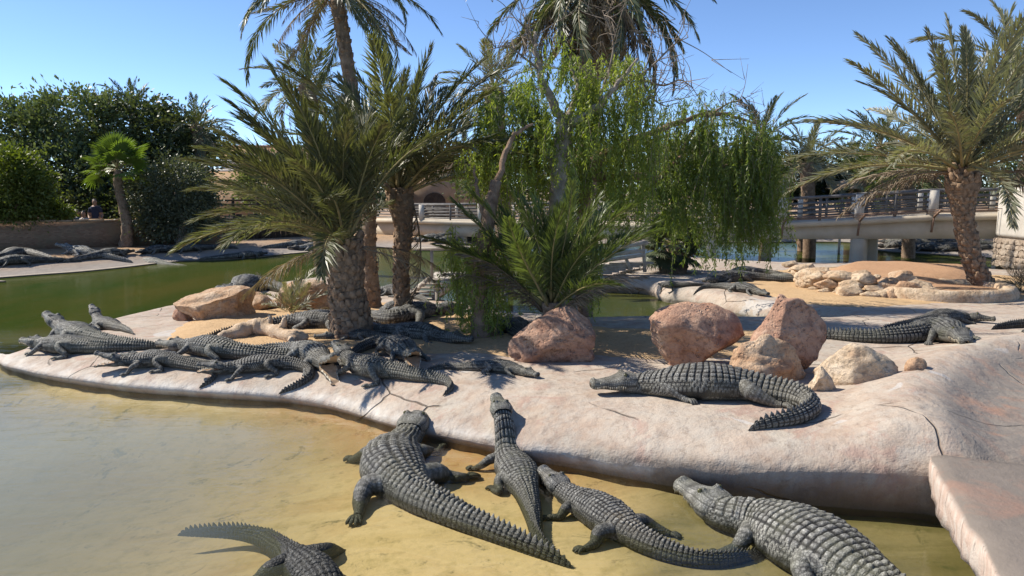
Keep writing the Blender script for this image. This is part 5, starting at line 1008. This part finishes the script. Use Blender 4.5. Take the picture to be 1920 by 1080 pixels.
# stone abutment at the right end
def masonry(label, c, w, d_, h, seed, name, cap=None):
    rng = np.random.default_rng(seed); root = empty(name, c, label, 'pillar'); b = MB(); b.box((-w/2+.05, -d_/2+.05, -.1), (w/2-.05, d_/2-.05, h)); b.build('core', M['mortar'], root, False)
    z = 0; ms = []
    for k in range(6):
        bm = bmesh.new(); bmesh.ops.create_cube(bm, size=1); bmesh.ops.subdivide_edges(bm, edges=bm.edges, cuts=1); 
        for v in bm.verts: v.co += Vector(rng.normal(0, .06, 3)); v.co *= .5/max(.5, v.co.length*.72)
        me = bpy.data.meshes.new('stone'); bm.to_mesh(me); bm.free(); me.materials.append(M['stone']); ms.append(me)
    while z < h-.05:
        hh = rng.uniform(.13, .22)
        for face in (0, 1):
            x = -(w if face == 0 else d_)/2
            end = -x
            while x < end-.06:
                ww = min(rng.uniform(.16, .36), end-x); o = bpy.data.objects.new('stone', ms[rng.integers(6)]); C.objects.link(o); o.parent = root
                if face == 0: o.location = (x+ww/2, -d_/2+.03+rng.uniform(-.02, .01), z+hh/2)
                else: o.location = (-w/2+.03, x+ww/2, z+hh/2)
                o.scale = (ww*1.05, .18, hh*1.02); o.rotation_euler = (0, rng.uniform(-.08, .08), 0 if face == 0 else math.pi/2); x += ww
        z += hh
    if cap: b = MB(); b.box((-w/2-.03, -d_/2-.03, h+.003), (w/2+.03, d_/2+.03, h+cap)); o = b.build('cap', M['post'], root, False); bv = o.modifiers.new('bevel', 'BEVEL'); bv.width = .12; bv.segments = 4
    return root
pa = D(1945, 520, 20.6); masonry('rubble stone abutment with a plastered pillar head at the bridge end', (pa[0], pa[1], gz(pa[0], pa[1])), 1.5, 1.6, .82, 3, 'stone_abutment', 1.4)
# wooden boardwalk and ladder
WG2 = 'boardwalk timber'
def jetty():
    A = on_ground(838, 575); y0 = A[1]+.9; root_p = D(880, 520, y0); zt = D(880, 522, y0)[2]
    root = empty('wooden_jetty', (root_p[0], y0, gz(root_p[0], y0)), 'grey timber jetty platform with hand rail and ladder behind the palm trunks', 'jetty'); O = np.array(root.location)
    x0, x1 = D(805, 520, y0)[0], D(960, 520, y0)[0]
    for k in range(7): b = MB(); y = y0+k*.17; b.box(np.array([x0, y, zt-.05])-O, np.array([x1, y+.155, zt])-O); b.build('plank', M['plank'], root, False)
    for x in (x0+.15, x0+.85, x1-.15): b = MB(); b.tube(np.array([[x, y0+.1, -1.0], [x, y0+.1, zt-.06]])-O, .07, 10); b.build('pile', M['plank'], root)
    zr = D(880, 467, y0)[2]
    for x in (x0+.05, x0+.75): b = MB(); b.box(np.array([x-.03, y0+.02, zt+.004])-O, np.array([x+.03, y0+.08, zr-.03])-O); b.build('rail_post', M['plank'], root, False)
    b = MB(); b.beam(np.array([x0-.35, y0+.05, zr])-O, np.array([x1, y0+.05, zr+.03])-O, .09, .055); b.build('hand_rail', M['plank'], root, False)
    # ladder down to the sand
    la = np.array([D(806, 518, y0)[0], y0-.02, zt]); lb = on_ground(762, 560); lb[2] = gz(lb[0], lb[1])+.03; rt = np.array([.62, -.22, 0.])
    for o_, w in ((0*rt, .075), (rt, .15)): b = MB(); b.beam(la+o_-O, lb+o_-O, w, .09); b.build('stringer', M['plank'], root, False)
    sg = [o for o in root.children if o.name.startswith('stringer')][0]
    for f in (.3, .52, .74, .92): p = la*(1-f)+lb*f+[0, 0, .03]; b = MB(); b.beam(p-O, p+rt-O, .13, .035); b.build('rung', M['plank'], sg, False)
jetty()
def steps():
    y0 = 18.5; z0 = D(1170, 500, y0)[2]; p = D(1165, 505, y0); root = empty('wooden_stairs', (p[0], y0, gz(p[0], y0)), 'weathered wooden stair flight with sloping hand rails beside the fan palm shrub', 'stairs'); O = np.array(root.location)
    for k in range(7): q = D(1120+k*13, 512-k*3.2, y0); b = MB(); b.box(q-[.75, .12, .02]-O, q+[.35, .16, .018]-O); b.build('tread', M['plank'], root, False)
    for (a, c) in (((1115,472),(1215,455)),((1115,482),(1208,470)),((1110,492),(1208,478))): b = MB(); b.beam(D(*a, y0-.2)-O, D(*c, y0-.2)-O, .05, .09); b.build('hand_rail', M['plank'], root, False)
    for px, t_, bt in ((1205, 452, 510), (1172, 480, 512)): a = D(px, t_, y0-.12); c = D(px+(12 if px == 1172 else 4), bt, y0-.12); b = MB(); b.beam(a-O, c-O, .08, .08, (0, 1, 0)); b.build('rail_post', M['plank'], root, False)
steps()
# brick wall on the far bank with visitors behind, plank fence
def wall():
    A = D(-220, 480, 24.6); B = D(420, 470, 29.5); root = empty('brick_wall', (A[0], A[1], .3), 'long low brown brick and plaster wall along the far bank below the trees', 'wall'); d = B-A; Lw = np.hypot(d[0], d[1]); root.rotation_euler = (0, 0, math.atan2(d[1], d[0]))
    h = 1.0; n = 60; b = MB(); b.box((0, 0, -.1), (Lw, .3, h)); wb = b.build('wall_body', M['brick'], root, False); b = MB()
    k = 0
    while k*.5 < Lw: 
        b = MB(); b.box((k*.5+.01, -.04, h+.003), (k*.5+.49, .34, h+.07+.01*math.sin(k*2.3))); b.build('coping_stone', M['tanwall'], wb, False); k += 1
wall()
def fence():
    A = D(395, 460, 31); B = D(575, 450, 33.5); root = empty('plank_fence', (A[0], A[1], .3), 'dark upright plank fence on the far bank behind the stout palm', 'fence'); d = B-A; L = np.hypot(d[0], d[1]); root.rotation_euler = (0, 0, math.atan2(d[1], d[0])); rng = np.random.default_rng(2); x = 0
    while x < L:
        w = rng.uniform(.20, .27); h = rng.uniform(1.0, 1.12); b = MB(); b.box((x, rng.uniform(-.02, .02), -.05), (x+w-.02, .05, h)); b.build('plank', M['dark_plank'], root, False); x += w
    for z in (1.3, 1.48, 1.66): b = MB(); b.box((0, .06, z), (L, .1, z+.07)); b.build('rail', M['dark_plank'], root, False)
    for k in range(5): b = MB(); b.box((k*L/4-.05, .1, -.1), (k*L/4+.05, .2, 1.8)); b.build('fence_post', M['dark_plank'], root, False)
fence()
def building():
    d0 = 44; A = D(372, 330, d0); B = D(640, 330, d0); zt = D(400, 300, d0)[2]; zb = D(400, 322, d0)[2]; root = empty('flat_roofed_building', (A[0], d0, .3), 'tan building with white pierced parapet and tiled upper storey beyond the trees', 'building'); w = B[0]-A[0]; z0 = .3
    b = MB(); b.box((0, 0, -.1), (w, 6, zb-z0)); b.build('wall', M['tanwall'], root, False); pr = MB(); pr.box((-.1, -.12, zb-z0+.003), (w+.1, .15, zb-z0+.16)); pr.build('cornice', M['stucco'], root, False)
    hp = zt-zb; b = MB(); b.box((-.05, -.08, zb-z0+hp-.14), (w+.05, .12, zb-z0+hp)); pr_ = b.build('parapet_rail', M['stucco'], root, False); k = 0; x = .05
    while x < w: b = MB(); zz = np.linspace(zb-z0+.163, zb-z0+hp-.143, 7); b.tube(np.column_stack([np.full(7, x), np.full(7, .02), zz]), [.17,.11,.075,.07,.075,.11,.17], 8); b.build('baluster', M['stucco'], pr_); x += .36
    b = MB(); b.box((.4, 2.5, zb-z0+.01), (w, 6, zb-z0+1.5)); us = b.build('upper_storey', M['tanwall'], root, False); b = MB(); b.box((.2, 2.3, zb-z0+1.503), (w+.2, 6.2, zb-z0+1.65)); b.build('roof', M['tile'], us, False)
    b = MB(); b.box((.9, 2.45, zb-z0+.3), (2.4, 2.49, zb-z0+1.2)); b.build('window', M['stucco'], us, False)
    # second wing with an arch
    C0 = D(745, 330, 48); C1 = D(905, 330, 48); zt = D(800, 300, 48)[2]; root = empty('arched_building', (C0[0], 48, .3), 'orange tan building with a dark arched doorway beyond the bridge end', 'building'); w = C1[0]-C0[0]; b = MB(); b.box((0, 0, -.1), (w, 5, zt-.3)); b.build('wall', M['tanwall'], root, False)
    b = MB(); b.box((-.1, -.15, zt-.297), (w+.1, 5.1, zt-.1)); b.build('cornice', M['stucco'], root, False)
    cx = D(815, 380, 48)[0]-C0[0]; n = 14; V = [(cx-.7, -.02, 0), (cx+.7, -.02, 0)]+[(cx+.7*math.cos(a), -.02, 1.3+.6*math.sin(a)) for a in np.linspace(0, math.pi, n)]; V2 = [(x, .04, z) for x, y, z in V]; m = len(V)
    bm = bmesh.new(); va = [bm.verts.new(v) for v in V]; f = bm.faces.new(va); r = bmesh.ops.extrude_face_region(bm, geom=[f]); [setattr(v, 'co', v.co+Vector((0, -.05, 0))) for v in r['geom'] if isinstance(v, bmesh.types.BMVert)]; bmesh.ops.recalc_face_normals(bm, faces=bm.faces); me = bpy.data.meshes.new('door'); bm.to_mesh(me); bm.free(); link('door', me, M['dark_plank'], root, False)
building()
# low parked shape by the bridge: thatched parasol
def parasol():
    p = D(1580, 350, 29); p[2] = gz(p[0], p[1]); root = empty('thatched_parasol', p, 'small brown thatched parasol behind the bridge railing by the dark shrub', 'parasol'); h = D(1580, 352, 29)[2]-p[2]; b = MB(); b.tube([(0, 0, 0), (0, 0, h)], .05, 8); b.build('pole', M['post'], root); b = MB(); n = 24; th = np.arange(n)*2*math.pi/n
    b.tube([(0, 0, h+.32), (0, 0, h+.22), (0, 0, h+.02), (0, 0, h-.05)], [.03, .25, .6, .62], 22, .06, 3); b.build('thatch', M['drift'], root)
parasol()
# ------------------------------------------------------------------ visitors behind the wall
def person(label, px, dist, shirt, hair, seed, sit=False):
    rng = np.random.default_rng(seed); p = D(px, 440, dist); g = gz(p[0], p[1]); H = 1.68*rng.uniform(.95, 1.04); s = H/1.7; dz = -.42 if sit else 0
    b = MB(); V = lambda *a: np.array(a)*s
    b.tube(catmull([V(0,0,.86+dz), V(0,0,1.05+dz), V(0,0,1.25+dz), V(0,.01,1.40+dz), V(0,.01,1.48+dz), V(0,0,1.53+dz)], 4), np.interp(np.linspace(0, 1, 21), [0,.25,.5,.72,.86,1], [.15,.145,.165,.17,.085,.055])*s, 14)
    b.tube(catmull([V(0,0,1.49+dz), V(0,-.02,1.56+dz), V(0,-.02,1.63+dz), V(0,0,1.70+dz), V(0,0,1.73+dz)], 4), np.interp(np.linspace(0, 1, 17), [0,.3,.55,.85,1], [.05,.075,.085,.06,.01])*s, 12)
    for sd in (-1, 1):
        if sit: leg = [V(.09*sd,0,.47), V(.1*sd,-.38,.49), V(.1*sd,-.42,.25), V(.1*sd,-.42,.06), V(.1*sd,-.55,.04)]
        else: leg = [V(.09*sd,0,.88), V(.1*sd,-.02,.48), V(.1*sd,.02,.1), V(.1*sd,0,.05), V(.1*sd,-.14,.04)]
        b.tube(catmull(leg, 5), np.interp(np.linspace(0, 1, 21), [0,.4,.75,.9,1], [.095,.068,.045,.045,.03])*s, 10)
        arm = [V(.17*sd,0,1.40+dz), V(.23*sd,.02,1.15+dz), V(.20*sd,-.16,1.02+dz), V(.16*sd,-.26,1.06+dz)]; b.tube(catmull(arm, 5), np.interp(np.linspace(0, 1, 16), [0,.4,.8,1], [.06,.045,.034,.03])*s, 9)
        hand = V(.16*sd,-.26,1.06+dz)
        for k in range(5): f = hand+V((k-2)*.018*(1 if k < 4 else .9), -.02, 0); b.tube([f, f+V(.002*(k-2), -.05 if k < 4 else -.03, .01), f+V(.003*(k-2), -.08 if k < 4 else -.05, -.01)], [.011, .010, .007], 5)
    o = b.build('person', [M['skin']]); rm = o.modifiers.new('remesh', 'REMESH'); rm.mode = 'VOXEL'; rm.voxel_size = .022; rm.use_smooth_shade = True
    dg = bpy.context.evaluated_depsgraph_get(); me = bpy.data.meshes.new_from_object(o.evaluated_get(dg)); o.modifiers.clear(); o.data = me; me.materials.clear(); [me.materials.append(m) for m in (M['skin'], shirt, M['jeans'])]
    c = np.empty(len(me.polygons)*3, np.float32); me.polygons.foreach_get('center', c); c = c.reshape(-1, 3)/s; mi = np.zeros(len(c), int); zc = c[:, 2]-dz; armlow = (np.abs(c[:, 0]) > .13) & (zc < 1.22) & (c[:, 1] < .05); mi[(zc < 1.47) & ~armlow] = 1; mi[(c[:, 2] < .9+dz)] = 2; mi[(c[:, 2] < .07) ] = 2; me.polygons.foreach_set('material_index', mi)
    o.location = (p[0], p[1], g); o.rotation_euler = (0, 0, rng.uniform(-.5, .5)); tag(o, label, 'person', 'visitors behind the wall')
    hb = MB(); hb.tube(catmull([V(0,.03,1.55+dz), V(0,.025,1.64+dz), V(0,.01,1.72+dz), V(0,0,1.755+dz)], 4), np.interp(np.linspace(0, 1, 13), [0,.4,.8,1], [.06,.088,.07,.01])*s, 12); hb.build('hair', hair, o)
M['skin'] = m_plain('skin', (.34, .20, .14), (.40, .25, .18), 20, .55, .05); M['jeans'] = m_plain('trousers', (.03, .035, .05), (.06, .065, .08), 9, .9, .2); M['hair'] = m_plain('hair', (.015, .012, .01), (.04, .03, .02), 20, .5, .2)
SH = {k: m_plain('shirt_'+k, c, tuple(x*.8 for x in c), 8, .9, .2) for k, c in dict(white=(.55, .54, .52), grey=(.22, .22, .23), red=(.32, .07, .05), navy=(.04, .05, .09), blue=(.10, .16, .28), beige=(.40, .34, .26)).items()}
for k, (px, c, sit, lab) in enumerate([(6,'beige',0,'visitor in a beige shirt standing behind the left end of the brick wall'),(38,'white',0,'visitor in a white shirt standing behind the brick wall'),(52,'red',0,'visitor in a red shirt beside the one in white'),(70,'navy',1,'seated visitor in navy behind the brick wall near the tent shape'),(92,'grey',0,'visitor in grey next to the leafy shrub on the wall'),(148,'blue',1,'seated visitor in light blue behind the wall, right of the shrub'),(160,'white',1,'seated visitor in white close to the one in light blue'),(182,'navy',0,'visitor in dark navy nearest to the fan palm trunk')]):
    person(lab, px, 24.6+(px+220)/640*4.9+.75+.5*(k % 2), SH[c], M['hair'], k, bool(sit))
# floating leaves and specks on the near water
M['speck'] = m_plain('pale_feather', (.6, .6, .56), (.7, .7, .66), 9, .8, 0)
